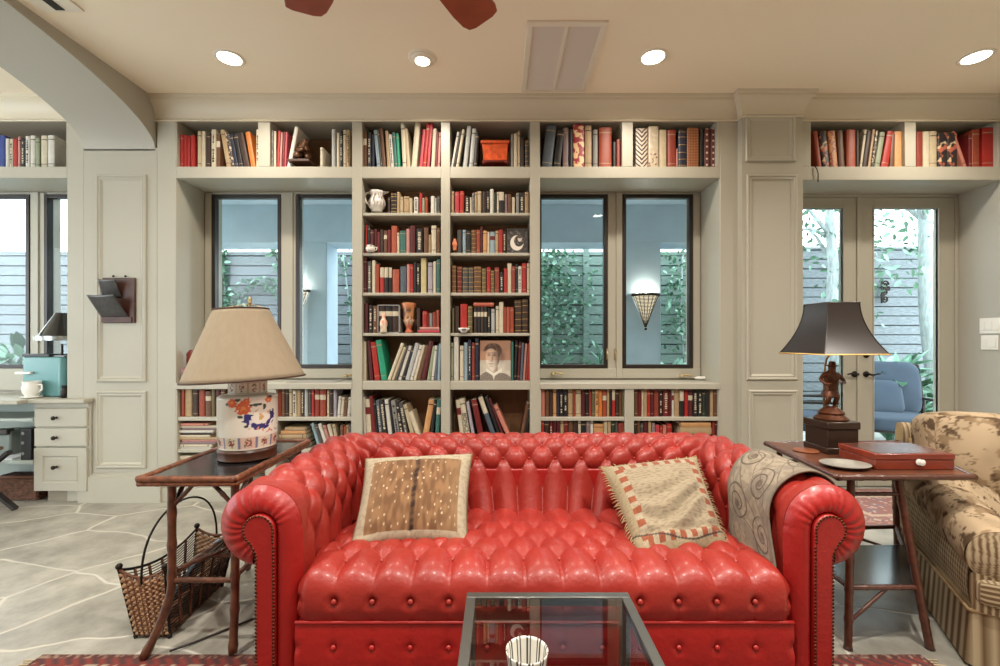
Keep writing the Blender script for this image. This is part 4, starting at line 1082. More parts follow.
def psh(sd,off=0.):
    ang=sd*PI/2
    def g(u,v):
        k=(1-v)**1.9; r=a1+(a0-a1)*k-off; x=(2*u-1)*r
        cx,cy=x,-r
        return (cx*math.cos(ang)-cy*math.sin(ang),cx*math.sin(ang)+cy*math.cos(ang),zs0+hs*v)
    return g
m=MB()
for sd in range(4): m.grid(psh(sd),10,18)
for sd in range(4): m.grid(psh(sd,.003),10,18,1,None,False,True)
m.build('lamp_shade',[BLKSH,GOLDIN],fl,local=True,smooth=60)
MB().tube([(-a0,-a0,zs0),(a0,-a0,zs0),(a0,a0,zs0),(-a0,a0,zs0)],.0035,6,0,True).build('gold_edge',GOLDIN,fl,local=True,smooth=60,label='gold bottom edge of the shade')
m=MB()
for v in (1,):
    r=a1; z=zs0+hs*v; m.tube([(-r,-r,z),(r,-r,z),(r,r,z),(-r,r,z)],.0035,6,0,True)
for sx_,sy_ in ((-1,-1),(1,-1),(1,1),(-1,1)): m.tube([(sx_*(a1+(a0-a1)*(1-v/12)**1.9),sy_*(a1+(a0-a1)*(1-v/12)**1.9),zs0+hs*v/12) for v in range(13)],.0028,6)
m.tube([(-a1,0,zs0+hs-.004),(a1,0,zs0+hs-.004)],.002,6).tube([(0,-a1,zs0+hs-.004),(0,a1,zs0+hs-.004)],.002,6)
m.build('shade_trim',BLKSH,fl,local=True,smooth=60)
MB().ball((0,0,.56),.024,14).build('bulb',mat('warm_bulb',(255,220,170),emit=(255,206,140),estr=6.),fl,local=True,smooth=180)

# box, dish and coaster on the right table
bxr=0.
bx=thing('wooden_box','flat reddish wooden box with a white clasp on the right side table','box',(1.702,1.92,ZR+.0005),bxr)
REDW=mat('red_stained_wood',(122,46,28),rough=.25,var=.22,vscale=8,coat=.4,stretch=(1,5,5)); DKTOP=mat('worn_dark_lid',(92,54,46),rough=.22,var=.4,vscale=9,coat=.4)
MB().box(-.162,.162,-.10,.10,0,.040).build('box_body',REDW,bx,local=True,bevel=.003)
MB().box(-.164,.164,-.102,.102,.0405,.066).build('box_lid',REDW,bx,local=True,bevel=.004)
MB().box(-.150,.150,-.088,.088,.0661,.0672).build('lid_panel',DKTOP,bx,local=True)
m=MB().lathe([(.012,0),(.013,.003),(.006,.005),(.001,.006)],(0,0,0),14); m.xf(Matrix.Translation((.01,-.104,.034))@Matrix.Rotation(PI/2,4,'X')); k=len(m.v); m.lathe([(.012,0),(.013,.003),(.006,.005),(.001,.006)],(0,0,0),14); m.xf(Matrix.Translation((.024,-.104,.031))@Matrix.Rotation(PI/2,4,'X'),k)
m.build('clasp',WHITE,bx,local=True,smooth=50)
PEWT=mat('pewter',(176,174,164),rough=.35,metal=.45)
dc=P(845,467,1.86); dc.z=ZR+.0005
ds_=thing('pewter_dish','small round pewter dish on the right side table beside the wooden box','dish',tuple(dc))
MB().lathe([(.001,.004),(.045,.003),(.05,.0),(.055,.003),(.078,.013),(.094,.015),(.095,.017),(.076,.017),(.055,.008),(.001,.007)],dc,48,0,None,1,.8).build('dish_body',PEWT,ds_,smooth=50)
cc=P(806,449,2.14); cc.z=ZR+.0005
MB().lathe([(.052,0),(.055,.003),(.05,.006),(.001,.006)],tuple(cc),40).build('leather_coaster',mat('brown_leather',(136,78,50),rough=.45,var=.2),smooth=40,label='round brown leather coaster on right side table, left of figure lamp',cat='coaster')

# ================================================================ BASKET
WIRE=mat('black_wire',(34,27,22),rough=.5,metal=.5)
WICK=mat('wicker',(156,122,92),rough=.75,var=.35,vscale=60)
WICK2=mat('dark_wicker_stake',(96,56,32),rough=.7,var=.2)
bk=thing('magazine_basket','wire and wicker magazine basket with tall hoop handle under the bamboo table','basket',(-1.42,2.0,0))
top=[P(119,573,1.80),P(165,577,1.80),P(236,528,2.20),P(197,531,2.20)]; bot=[Vector((PX(134,1.79),1.80,.012)),Vector((PX(168,1.79),1.80,.012)),Vector((PX(222,2.18),2.18,.012)),Vector((PX(192,2.18),2.18,.012))]
for i in range(4): top[i].z=.278
def bside(i):
    a,b,c,d=bot[i],bot[(i+1)%4],top[(i+1)%4],top[i]
    def g(u,v):
        p=(a*(1-u)+b*u)*(1-v)+(d*(1-u)+c*u)*v
        sag=(.035 if i%2==0 else .05)*4*u*(1-u)*v
        return p-Vector((0,0,sag))
    return g
for i in range(4):
    m=MB(); cane(m,bot[i]-Vector((0,0,.011)),top[i],.006,3); m.ball(top[i]+Vector((0,0,.012)),.013,10); m.ball(bot[i]-Vector((0,0,0)),.010,8); m.build('corner_post',WIRE,bk,smooth=60)
for i in (0,2):
    g=bside(i); m=MB(); nr=22
    nrm_=Vector((0,-1,0)) if i==0 else Vector((0,1,0))
    for r in range(nr):
        v=.04+.93*r/nr; m.tube([g(u/28,v)+nrm_*(.004*(1 if (u//2+r)%2 else -1)) for u in range(29)],.0062,5)
    m.build('wicker_panel',WICK,bk,smooth=180)
    m=MB()
    for u in (.15,.3,.45,.55,.7,.85): m.tube([g(u,v/8)+nrm_*.004 for v in range(9)],.0055,6)
    m.tube([g(u/20,1) for u in range(21)],.006,6).tube([g(u/20,.02) for u in range(21)],.006,6)
    m.build('end_stakes',WICK2,bk,smooth=180)
for i in (1,3):
    g=bside(i); m=MB()
    for r in range(20): m.tube([g(u/14,.04+.94*r/19) for u in range(15)],.0022,5)
    m.tube([g(u/14,1) for u in range(15)],.005,6)
    m.build('wire_side',WIRE,bk,smooth=180)
    m=MB()
    for u in (.17,.34,.5,.66,.83): m.tube([g(u,v/8) for v in range(9)],.0055,6)
    m.build('side_stakes',WICK2,bk,smooth=180)
m=MB(); quad(m,bot,.010,.016); m.build('basket_floor',WICK2,bk)
h0=bside(0)(.5,.9); h1=bside(2)(.5,.9); m=MB(); pts=[]
for i in range(31):
    t=i/30; a=PI*t; p=h0.lerp(h1,.5-.5*math.cos(a)*1.04); p=Vector((p.x,p.y,p.z+.27*math.sin(a)**.75)); pts.append(p)
m.tube(pts,.0045,8); m.build('hoop_handle',WIRE,bk,smooth=180)
mp_=[bot[0].lerp(bot[2],.5)]
m=MB(); M=Matrix.Translation((-1.405,2.02,.14))@Matrix.Rotation(.18,4,'Z')@Matrix.Rotation(.55,4,'Y')
m.box(-.005,.005,-.13,.13,-.11,.12); m.xf(M); m.build('magazine',mat('blue_magazine',(120,140,158),rough=.35,var=.2,vscale=15),label='blue-grey magazine tucked inside the wicker basket',cat='magazine')

# lamp cord on the floor
MB().tube([P(171,657,1.69)*0+Vector((-1.265,1.70,.016)),Vector((-1.2,1.78,.006)),Vector((-1.12,1.86,.006)),Vector((-1.05,1.93,.006)),Vector((-.96,1.97,.006)),Vector((-.93,2.2,.006)),Vector((-.94,2.5,.006))],.0045,6).build('lamp_cord',mat('cord_black',(40,32,28),rough=.5),smooth=180,label='thin dark lamp cord on the stone floor beside the red sofa',cat='cord')
# ================================================================ TOILE AND GINGHAM SOFA (right)
GING=mat('gingham',vcol=True,rough=.85,spec=.2,bump=.08,bscale=400)
ls=thing('loveseat','beige toile and gingham upholstered sofa at the right edge by the french doors','sofa',(1.735,1.64,0),math.atan2(-.48,.877))
# local x: along its width (to the right), local y: towards its back
def ging(a,b):
    s=.5+.5*math.sin(a*2*PI/.022); t=.5+.5*math.sin(b*2*PI/.022)
    return mixc((.40,.32,.20),(.115,.07,.035),.62*sstep(.35,.65,s)+.34*sstep(.35,.65,t))
def stripe(a,b):
    s=.5+.5*math.sin(a*2*PI/.019); return mixc((.41,.33,.21),(.13,.08,.04),sstep(.35,.65,s))
def toile(a,b):
    c=mixc((.42,.315,.20),(.34,.255,.16),sstep(-.2,.3,nz(a,b,1,9)))
    m_=nz(a,b,40,5.5)                       # where the motifs gather
    v=nz(a,b,2,17)+.6*nz(a,b,6,38)+.35*nz(a,b,8,90)
    c=mixc(c,(.09,.055,.03),sstep(.20,.34,v+.75*m_))
    w=nz(a,b,17,22)+.4*nz(a,b,14,60); c=mixc(c,(.22,.145,.08),sstep(.22,.34,w+.5*m_)*.85)
    l=abs(nz(a,b,23,13)+.3*nz(a,b,25,40)); return mixc((.15,.10,.055),c,sstep(.015,.05,l)) if nz(a,b,30,7)+m_*.8>-.12 else c
def lgrid(name,fn,nu,nv,pat,su,sv,sm=180,**k):
    return MB().grid(fn,nu,nv,0,lambda u,v:pat(u*su,v*sv)).build(name,GING,ls,local=True,smooth=sm,**k)
W_,D_=1.25,.92
# skirt round the base (outer side, front, back)
def skirt(u,v):
    L_=[D_,W_,D_]; t=u*sum(L_); z=.012+.2*v; o=.012*(1-v)
    if t<D_: return (-o,D_-t,z)
    t-=D_
    if t<W_: return (t,-o,z)
    return (W_+o,t-W_,z)
lgrid('skirt',skirt,220,6,lambda a,b:stripe(a,b),2*D_+W_,.2,30,label='striped skirt')
MB().tube([(-.004,D_-t,.213) for t in (0,.3,.6,D_)]+[(0,-.004,.213),(W_,-.004,.213)],.006,6).build('welt',mat('tan_welt',(150,124,88),rough=.85),ls,local=True,smooth=60)
MB().box(.01,W_-.01,.01,D_-.01,.05,.34).build('frame',mat('tan_ticking',(176,150,110),rough=.9),ls,local=True)
for sd in (0,1):
    x_=lambda a: a if sd==0 else W_-a
    # outer panel of the arm
    lgrid('arm_panel',lambda u,v:(x_(.012-.012*math.sin(PI*v)),.02+u*(D_-.04),.213+.19*v),220,40,ging,D_,.19)
    # rolled arm top
    def roll(u,v):
        a=math.radians(-60)+math.radians(270)*v
        r=.098+.006*nz(u*4,v*3,1,2); cx,cz=.085,.445-.03*sstep(.55,1,1-u)+.035*u
        return (x_(cx-r*math.cos(a)),-.0+u*(D_-.06),cz+r*math.sin(a))
    lgrid('arm_roll',roll,180,70,toile,D_,.45)
    def front(u,v):
        a=2*PI*u; r=.098*v; cz=.415
        return (x_(.085-r*math.cos(a)),-.004-.022*(1-v**2),cz+r*math.sin(a))
    lgrid('arm_front',front,60,16,lambda a,b:stripe(math.cos(a*2*PI)*b,0),1,.1)
    lgrid('arm_post',lambda u,v:(x_(.005+.155*u),-.012*math.sin(PI*u)**.5-.002,.213+.14*v),40,10,lambda a,b:stripe(a,b),.155,.14)
def backo(u,v):
    a=math.radians(200)*v
    r=.07; 
    if v<.35: return (u*W_,D_,.2+(.70-.2)*v/.35)
    a=(v-.35)/.65*math.radians(230); return (u*W_,D_-.07+r*math.cos(a),.70+r*math.sin(a))
lgrid('back_frame',backo,200,40,lambda a,b:stripe(a,b),W_,.8)
MB().box(.02,W_-.02,D_-.16,D_-.01,.2,.70).build('back_board',mat('tan_ticking',(176,150,110)),ls,local=True)
MB().tube([(0,D_-.07,.70),(.001,D_-.07,.70)],.069,24).build('back_cap',mat('tan_ticking',(176,150,110)),ls,local=True)
def cush(name,x0,x1,y0,y1,z0,z1,pat,rot=0.,label=None,n=64,bulge=.05):
    """boxy cushion with puffed faces"""
    m=MB()
    cx,cy,cz=(x0+x1)/2,(y0+y1)/2,(z0+z1)/2; hx,hy,hz=(x1-x0)/2,(y1-y0)/2,(z1-z0)/2
    R=Matrix.Translation((cx,cy,cz))@Matrix.Rotation(rot,4,'X')
    for ax in range(3):
        for sg in (-1,1):
            def g(u,v,ax=ax,sg=sg):
                a,b=2*u-1,2*v-1; p=[0,0,0]; p[ax]=sg; p[(ax+1)%3]=a; p[(ax+2)%3]=b
                x,y,z=p
                k=6; 
                q=(abs(x)**k+abs(y)**k+abs(z)**k)**(1/k); x,y,z=x/q,y/q,z/q
                h=[hx,hy,hz]; pt=Vector((x*hx,y*hy,z*hz))
                mn=min(range(3),key=lambda i:h[i]); 
                o=[0,1,2]; o.remove(mn); e=(1-abs(p[o[0]])**2)*(1-abs(p[o[1]])**2)
                pt[mn]*=1+bulge/h[mn]*max(0,e)
                return R@pt
            S_=[2*hx,2*hy,2*hz]
            m.grid(g,n,n,0,lambda u,v,ax=ax,sg=sg:pat(u*S_[(ax+1)%3]+ax*.37,v*S_[(ax+2)%3]+sg*.21))
    return m.build(name,GING,ls,local=True,smooth=180,label=label)
cush('seat_cushion',.19,W_/2-.003,-.02,.66,.30,.43,toile,bulge=.02)
cush('seat_cushion',W_/2+.003,W_-.19,-.02,.66,.30,.43,toile,bulge=.02)
cush('back_cushion',.03,W_/2,.53,.84,.44,.86,toile,-.16,bulge=.05,n=70)
cush('back_cushion',W_/2+.005,W_-.03,.53,.84,.44,.86,toile,-.16,bulge=.05,n=70)
cush('cushion_front_welt',.012,.165,-.03,.09,.245,.335,lambda a,b:stripe(a,b),bulge=.012,n=24)

pillow('cushion',[(1.93,1.93,.455),(2.14,1.86,.445),(2.02,2.17,.60),(2.30,2.10,.61)],.05,FAB,'small tan toile cushion leaning inside the near arm of the beige sofa',lambda u,v:toile(u*.4+1,v*.4),30)
# ================================================================ RUGS
RUGM=mat('wool_rug',vcol=True,rough=.95,spec=.1,bump=.25,bscale=350)
def persian(x,y,W,D):
    e=min(x,W-x,y,D-y)
    a=(.17,.035,.03); n=nz(x,y,3,14)
    if e<.02: return mixc((.10,.04,.035),(.30,.2,.15),sstep(0,.3,nz(x,y,4,60)))
    if e<.05: return mixc((.07,.045,.045),(.22,.05,.04),.5+.5*math.sin((x+y)*2*PI/.05))
    if e<.17:
        q=((x if min(y,D-y)<min(x,W-x) else y)/.11)%1; w=abs(q-.5)*2; d=abs(e-.11)/.05
        if w+d<.55: return (.50,.40,.29,1)
        if w+d<.8: return (.08,.06,.09,1)
        return mixc((.20,.04,.035),(.42,.33,.25),sstep(.1,.3,nz(x,y,9,45)))
    if e<.20: return (.50,.40,.28,1)
    v=math.sin(x*2*PI/.22)*math.sin(y*2*PI/.22)+.5*nz(x,y,2,25)
    c=mixc(a,(.10,.07,.11),sstep(.45,.6,v)); return mixc(c,(.55,.38,.30),sstep(.25,.33,nz(x,y,5,32)))
def rug(label,x0,x1,y0,y1,nu,nv,grp=None,wash=0.):
    W,D=x1-x0,y1-y0
    t=thing('persian_rug',label,'rug',((x0+x1)/2,(y0+y1)/2,0))
    def cf(u,v):
        c=persian(u*W,v*D,W,D); return mixc(c,(.55,.38,.34),wash) if wash else c
    m=MB().grid(lambda u,v:(x0+u*W,y0+v*D,.011),nu,nv,0,cf); m.box(x0,x1,y0,y1,.001,.0105)
    m.build('pile',RUGM,t,smooth=0)
    r=random.Random(3); m=MB()
    for i in range(int(D/.012)):
        y=y0+i*.012
        for xx,s in ((x0,-1),(x1,1)): m.bar((xx,y,.006),(xx+s*r.uniform(.03,.055),y+r.uniform(-.006,.006),.004),.004,.003)
    m.build('fringe',mat('rug_fringe',(190,172,140),rough=.95),t,smooth=0)
rug('large red persian rug lying under the red sofa and the coffee table',-1.74,1.60,-.6,1.69,420,280)
rug('small faded red persian rug in front of the french doors',2.36,3.7,2.86,3.60,170,100,wash=.35)

# ================================================================ WALL AND CEILING FIXTURES
LTH=mat('worn_dark_leather',(58,55,54),rough=.32,var=.35,vscale=25,coat=.2); LTHB=mat('brown_leather_back',(70,38,26),rough=.35,var=.25,vscale=20)
yw=FACE-.003
lh=thing('letter_holder','dark leather two-pocket letter holder hanging on the left pilaster','letter holder',(FX(120),FACE,FZ(323)))
MB().box(FX(104),FX(136.5),yw-.014,yw,FZ(323),FZ(278)).build('back_plate',LTHB,lh,bevel=.004)
def pocket(x0,x1,zb,zt,out,sk):
    def g(u,v): return (x0+(x1-x0)*u-sk*v*(1-u*.35), yw-.016-out*v*(1-.15*math.cos(u*PI)), zb+(zt-zb)*v-.006*math.sin(PI*u)*v)
    return MB().grid(g,16,10)
pocket(FX(104),FX(131),FZ(318),FZ(296),.085,.05).build('pocket',LTH,lh,solid=.004,smooth=180)
pocket(FX(105),FX(124),FZ(298),FZ(280),.05,.0).build('pocket',LTH,lh,solid=.004,smooth=180)
MB().box(FX(104),FX(134),yw-.022,yw-.0141,FZ(322.6),FZ(317)).build('pocket_hem',LTHB,lh,bevel=.002)
for px in (115,127):
    MB().ball((FX(px),yw-.012,FZ(276.5)),.008,10).build('stud',IRON,lh)

CAN=mat('can_trim',(232,224,208),rough=.4); LENS=mat('lamp_lens',(255,246,230),emit=(255,240,216),estr=14.)
def can(px,py,lab,Y=None,eye=False,watts=11):
    Y=(CEIL-CZ)*FOC/(CY-py) if Y is None else Y
    x=PX(px,Y) if px is not None else 0
    t=thing('recessed_light',lab,'ceiling light',(x,Y,CEIL),0,'recessed ceiling lights')
    r=.088
    MB().lathe([(r-.018,-.003),(r-.012,-.008),(r,-.006),(r+.004,0),(r-.018,0)],(x,Y,CEIL),40).build('trim_ring',CAN,t,smooth=60)
    if eye: MB().lathe([(.066,-.022),(.074,-.012),(.078,-.002),(.05,-.002)],(x,Y,CEIL),36).build('eyeball',CAN,t,smooth=60)
    MB().lathe([(.001,-.0045),(r-.019,-.0045),(r-.019,-.001)] if not eye else [(.001,-.023),(.046,-.023),(.046,-.015)],(x,Y,CEIL),36).build('lens',LENS,t,smooth=0,label='glowing lens')
    ld=bpy.data.lights.new('can_lamp','AREA'); ld.shape='DISK'; ld.size=.12; ld.energy=watts; ld.color=(1.,.90,.77); ld.spread=math.radians(150)
    lo=bpy.data.objects.new('can_lamp',ld); COL.objects.link(lo); lo.location=(x,Y,CEIL-.03); return t
can(229.5,58,'recessed ceiling light near the left arch, leftmost of four')
can(422.5,58,'eyeball recessed ceiling light over the tall bookcase, left of the ceiling vent',eye=True)
can(653,57,'recessed ceiling light just right of the ceiling vent')
can(976,57,'recessed ceiling light at the right edge over the french doors')
for x,y in ((-1.78,1.0),(-.0,.6),(1.4,1.0),(3.0,1.0),(-1.78,-1.2),(-.3,-1.2),(1.2,-1.2),(3.0,-1.2)):  # fill lamps added under the ceiling out of view, without fixtures
    ld=bpy.data.lights.new('unseen_fill_lamp','AREA'); ld.shape='DISK'; ld.size=.14; ld.energy=REAR_W*(1.25 if y>0 else .42); ld.color=(1.,.93,.84); ld.spread=math.radians(150)
    lo=bpy.data.objects.new('unseen_fill_lamp',ld); COL.objects.link(lo); lo.location=(x,y,CEIL-.03)

# air return grille
vg=thing('ceiling_vent','large white two-panel air return grille in the ceiling','vent',(.39,2.9,CEIL))
GR=mat('grille_enamel',(226,218,202),rough=.5); GRB=mat('grille_mesh',(222,214,204),rough=.8)
x0,x1,y0,y1=.155,.620,2.53,3.24; t_=.035; zc0=CEIL-.014
MB().box(x0,x1,y0,y0+t_,zc0,CEIL).box(x0,x1,y1-t_,y1,zc0,CEIL).box(x0,x0+t_,y0+t_,y1-t_,zc0,CEIL).box(x1-t_,x1,y0+t_,y1-t_,zc0,CEIL).box((x0+x1)/2-.011,(x0+x1)/2+.011,y0+t_,y1-t_,zc0,CEIL).build('vent_frame',GR,vg,bevel=.002)
m=MB()
for (a,b) in ((x0+t_,(x0+x1)/2-.011),((x0+x1)/2+.011,x1-t_)):
    n=46
    for i in range(n):
        y=y0+t_+(y1-y0-2*t_)*(i+.5)/n; m.bar((a,y,CEIL-.008),(b,y,CEIL-.008),.008,.0015,0,(0,.7,.7))
m.build('vent_slats',GRB,vg,smooth=0); MB().box(x0+t_,x1-t_,y0+t_,y1-t_,CEIL-.003,CEIL-.001).build('vent_filter',GRB,vg,smooth=0)
sv=thing('ceiling_speaker','small white ceiling register at the top left by the arch','vent',(-2.41,2.38,CEIL))
MB().box(-2.52,-2.30,2.20,2.46,CEIL-.01,CEIL).build('vent_frame',CAN,sv,bevel=.003)
MB().box(-2.44,-2.39,2.30,2.44,CEIL-.013,CEIL-.0101).build('vent_slot',IRON,sv)

# ceiling fan
FANW=mat('fan_blade_wood',(150,66,34),rough=.4,var=.15,vscale=10)
hub=Vector((-.475,1.582,0)); zf=2.80
cf=thing('ceiling_fan','ceiling fan with reddish wooden blades, two tips showing at the top','ceiling fan',(hub.x,hub.y,zf))
MB().lathe([(.001,CEIL),(.07,CEIL),(.065,CEIL-.03),(.018,CEIL-.05),(.018,zf+.10),(.05,zf+.09),(.11,zf+.05),(.115,zf-.03),(.09,zf-.06),(.05,zf-.075),(.001,zf-.08)],(hub.x,hub.y,0),36).build('motor',mat('fan_bronze',(70,48,36),rough=.4,metal=.6),cf,smooth=50)
for k in range(5):
    a=math.radians(58+72*k); R=Matrix.Translation((hub.x,hub.y,zf))@Matrix.Rotation(a,4,'Z')
    pl=[(.20,-.055),(.30,-.066),(.62,-.098),(.70,-.098),(.738,-.084),(.75,-.05),(.75,.05),(.738,.084),(.70,.098),(.62,.098),(.30,.066),(.20,.055)]
    m=MB().prism(pl,lambda p,q,d:(p,q,d),-.004,.004); m.xf(R@Matrix.Rotation(math.radians(-11),4,'X')); bl=m.build('blade',FANW,cf,bevel=.002)
    m=MB().box(.08,.26,-.018,.018,.005,.011); m.xf(R@Matrix.Rotation(math.radians(-11),4,'X')); m.build('blade_iron',IRON,bl)

# light switches on the right wall
SWM=mat('switch_white',(236,232,220),rough=.35)
def switch(z0,z1,ya,yb,n,lab):
    t=thing('light_switch_plate',lab,'light switch',(RWX,(ya+yb)/2,z0))
    MB().box(RWX-.006,RWX,ya,yb,z0,z1).build('plate',SWM,t,bevel=.002)
    for i in range(n):
        y=ya+(yb-ya)*(i+.5)/n; MB().box(RWX-.010,RWX-.0061,y-.016,y+.016,(z0+z1)/2-.033,(z0+z1)/2+.033).build('rocker',SWM,t,bevel=.0015)
switch(1.265,1.385,3.30,3.50,4,'upper white switch plate on the right wall, wider of two')
switch(1.140,1.252,3.37,3.49,2,'lower white switch plate on the right wall, narrower of two')
m=MB().tube([P(815,166.5,3.333),P(817,169,3.325),P(818.2,174,3.324),P(818,182,3.326)],.004,6)
m.build('cable_end',IRON,smooth=180,label='short black cable end hanging from the shelf above the french doors',cat='cable')
MB().lathe([(.001,0),(.05,.0),(.055,.012),(.03,.022),(.001,.023)],P(701,379,3.60)+Vector((0,0,0)),20,0,None,1,.5).build('white_doorbell',WHITE,smooth=60,label='small white dome on the sill under the right windows',cat='ornament')
bpy.data.objects['white_doorbell'].name='sill_ornament'

# ================================================================ SHELF ORNAMENTS
def shelfpt(px,py,dy=.06): 
    v=P(px,py,FACE+dy); return v
# milk jug
JUG=mat('printed_china',vcol=True,rough=.2,coat=.3)
c=shelfpt(377,212.2,.09); jg=thing('milk_jug','white china jug with dark printed pattern on the first shelf','jug',tuple(c))
def jp(a,z,r): return mixc((.78,.74,.68),(.16,.12,.12),sstep(.05,.22,nz(a*.06,z,1,75))) if .03<z<.14 else (.8,.76,.7,1)
MB().lathe([(.040,.001),(.043,.006),(.040,.014),(.058,.03),(.066,.055),(.064,.08),(.052,.105),(.046,.122),(.050,.14),(.060,.156),(.057,.157),(.042,.125),(.05,.09),(.001,.03)],c,64,0,jp).build('jug_body',JUG,jg,smooth=180)
MB().tube([c+Vector((-.045,0,.148)),c+Vector((-.080,0,.150)),c+Vector((-.098,0,.125)),c+Vector((-.088,0,.085)),c+Vector((-.060,0,.052))],[.008,.009,.009,.008,.007],10).build('jug_handle',WHITE,jg,smooth=180)
m=MB().grid(lambda u,v:(c.x+.046+.046*v,c.y+(u-.5)*.06*(1-v),c.z+.150+.010*v-.020*(1-abs(2*u-1))*(1-v*.6)),8,6); m.build('jug_spout',WHITE,jg,smooth=180,solid=.003)
c=shelfpt(370.5,252.3,.02); t=thing('small_pot','tiny white patterned china pot on the second shelf of left column','pot',tuple(c))
MB().lathe([(.022,.001),(.034,.012),(.036,.03),(.026,.046),(.028,.052),(.024,.052),(.001,.02)],c,28,0,jp).build('pot_body',JUG,t,smooth=180)
MB().tube([c+Vector((.03,0,.04)),c+Vector((.05,0,.036)),c+Vector((.046,0,.018)),c+Vector((.032,0,.014))],.004,8).build('pot_handle',WHITE,t,smooth=180)
# boxed set with pale outline
c=shelfpt(389,332.8,.05); t=thing('boxed_book_set','three dark books in a pale-edged slipcase on the orange vase shelf','book set',tuple(c))
x0,x1,y_,z0,z1=PX(378.2,c.y),PX(400,c.y),c.y,c.z+.0005,PZ(305,c.y)
MB().box(x0,x0+.005,y_-.02,y_+.13,z0,z1).box(x1-.005,x1,y_-.02,y_+.13,z0,z1).box(x0,x1,y_-.02,y_+.13,z1-.005,z1).box(x0,x1,y_-.02,y_+.13,z0,z0+.004).build('slipcase',bmat('ltgrey'),t)
for i in range(3):
    w=(x1-x0-.012)/3; m,ms,g=book_mesh(w-.001,z1-z0-.014,.12,['dkbrown','black','dkbrown'][i],'l',random.Random(i)); m.xf(Matrix.Translation((x0+.006+i*w,y_-.012,z0+.0045))); m.build('volume',ms,t,smooth=30)
# little candle figurine in front of it
c=shelfpt(383.6,332.8,-.0+.012); t=thing('candle_figurine','small pink and cream figurine candle in front of the slipcase','figurine',tuple(c))
FIGM=mat('figurine_paint',vcol=True,rough=.4)
MB().lathe([(.020,.001),(.026,.01),(.022,.04),(.028,.06),(.026,.085),(.016,.105),(.012,.112),(.014,.125),(.012,.14),(.004,.146),(.001,.148)],c,28,0,lambda a,z,r:mixc((.78,.68,.52),(.70,.22,.15),sstep(.0,.2,nz(a*.03,z,2,50)) if z<.11 else .6)).build('figurine_body',FIGM,t,smooth=180)
# greek vase
VASE=mat('painted_terracotta',vcol=True,rough=.3,coat=.3)
c=shelfpt(409,332.8,.07); t=thing('painted_vase','orange and black painted amphora vase on the fourth shelf of left column','vase',tuple(c))
def vp(a,z,r):
    if z<.075: return (.50,.12,.05,1)
    if .075<=z<.095: return mixc((.62,.50,.36),(.45,.13,.05),math.sin(a*12)>0)
    if z>.195: return (.55,.20,.08,1)
    return mixc((.55,.26,.11),(.06,.04,.03),sstep(-.05,.12,nz(a*.06,z,3,40)))
MB().lathe([(.030,.001),(.032,.012),(.024,.02),(.020,.03),(.026,.05),(.036,.075),(.046,.092),(.044,.098),(.040,.11),(.042,.14),(.046,.17),(.050,.20),(.056,.224),(.054,.228),(.044,.20),(.001,.19)],c,48,0,vp).build('vase_body',VASE,t,smooth=60)
for s in (-1,1): MB().tube([c+Vector((s*.044,0,.19)),c+Vector((s*.062,0,.175)),c+Vector((s*.062,0,.13)),c+Vector((s*.046,0,.105))],.005,8).build('vase_handle',mat('dark_glaze',(60,30,20),rough=.3),t,smooth=180)
# framed picture (pale crescent figure on black)
def cardart(name,label,cat,x0px,x1px,y0,y1,base,colfn,edge,lean=.10,Y=FACE+.03,frame=False,grp=None):
    x0,x1=PX(x0px,Y),PX(x1px,Y); h=PZ(y0,Y)-FZ(base)
    t=thing(name,label,cat,((x0+x1)/2,Y,FZ(base)+.0005),0,grp); w=(x1-x0)
    R=Matrix.Rotation(-lean,4,'X')
    m=MB().box(-w/2,w/2,.001,.022,0,h); m.xf(R); m.build('cover' if not frame else 'backing',edge,t,local=True,bevel=.001)
    m=MB().grid(lambda u,v:(-w/2+.001+u*(w-.002),0,.001+v*(h-.002)),110,130,0,colfn); m.xf(R); m.build('printed_cover' if not frame else 'picture',VC,t,local=True,smooth=0)
    if frame:
        m=MB(); f=.006
        for b in ((-w/2,-w/2+f,0,h),(w/2-f,w/2,0,h),(-w/2+f,w/2-f,0,f),(-w/2+f,w/2-f,h-f,h)): m.box(b[0],b[1],-.006,.001,b[2],b[3])
        m.xf(R); m.build('picture_frame',edge,t,local=True)
    return t
def crescent(u,v):
    c=mixc((.035,.03,.028),(.12,.10,.09),sstep(.1,.35,nz(u,v,3,9)))
    d=math.hypot((u-.48),(v-.42)*1.02); d2=math.hypot((u-.58),(v-.50)*1.02)
    if d<.34 and d2>.24: c=mixc(c,(.70,.64,.55),sstep(.34,.31,d) if d>.31 else 1)
    if math.hypot((u-.62)/.10,(v-.60)/.13)<1: c=(.55,.47,.38,1)
    if math.hypot((u-.62)/.12,(v-.69)/.08)<1: c=(.08,.06,.05,1)
    return c
cardart('framed_picture','small dark picture with a pale crescent-shaped figure on the second shelf of right column','picture',507,527.6,228.5,252,252.3,crescent,bmat('dkgrey'),.08,frame=True)
def ga(u,v,cx,cy,rx,ry): return math.exp(-(((u-cx)/rx)**2+((v-cy)/ry)**2))
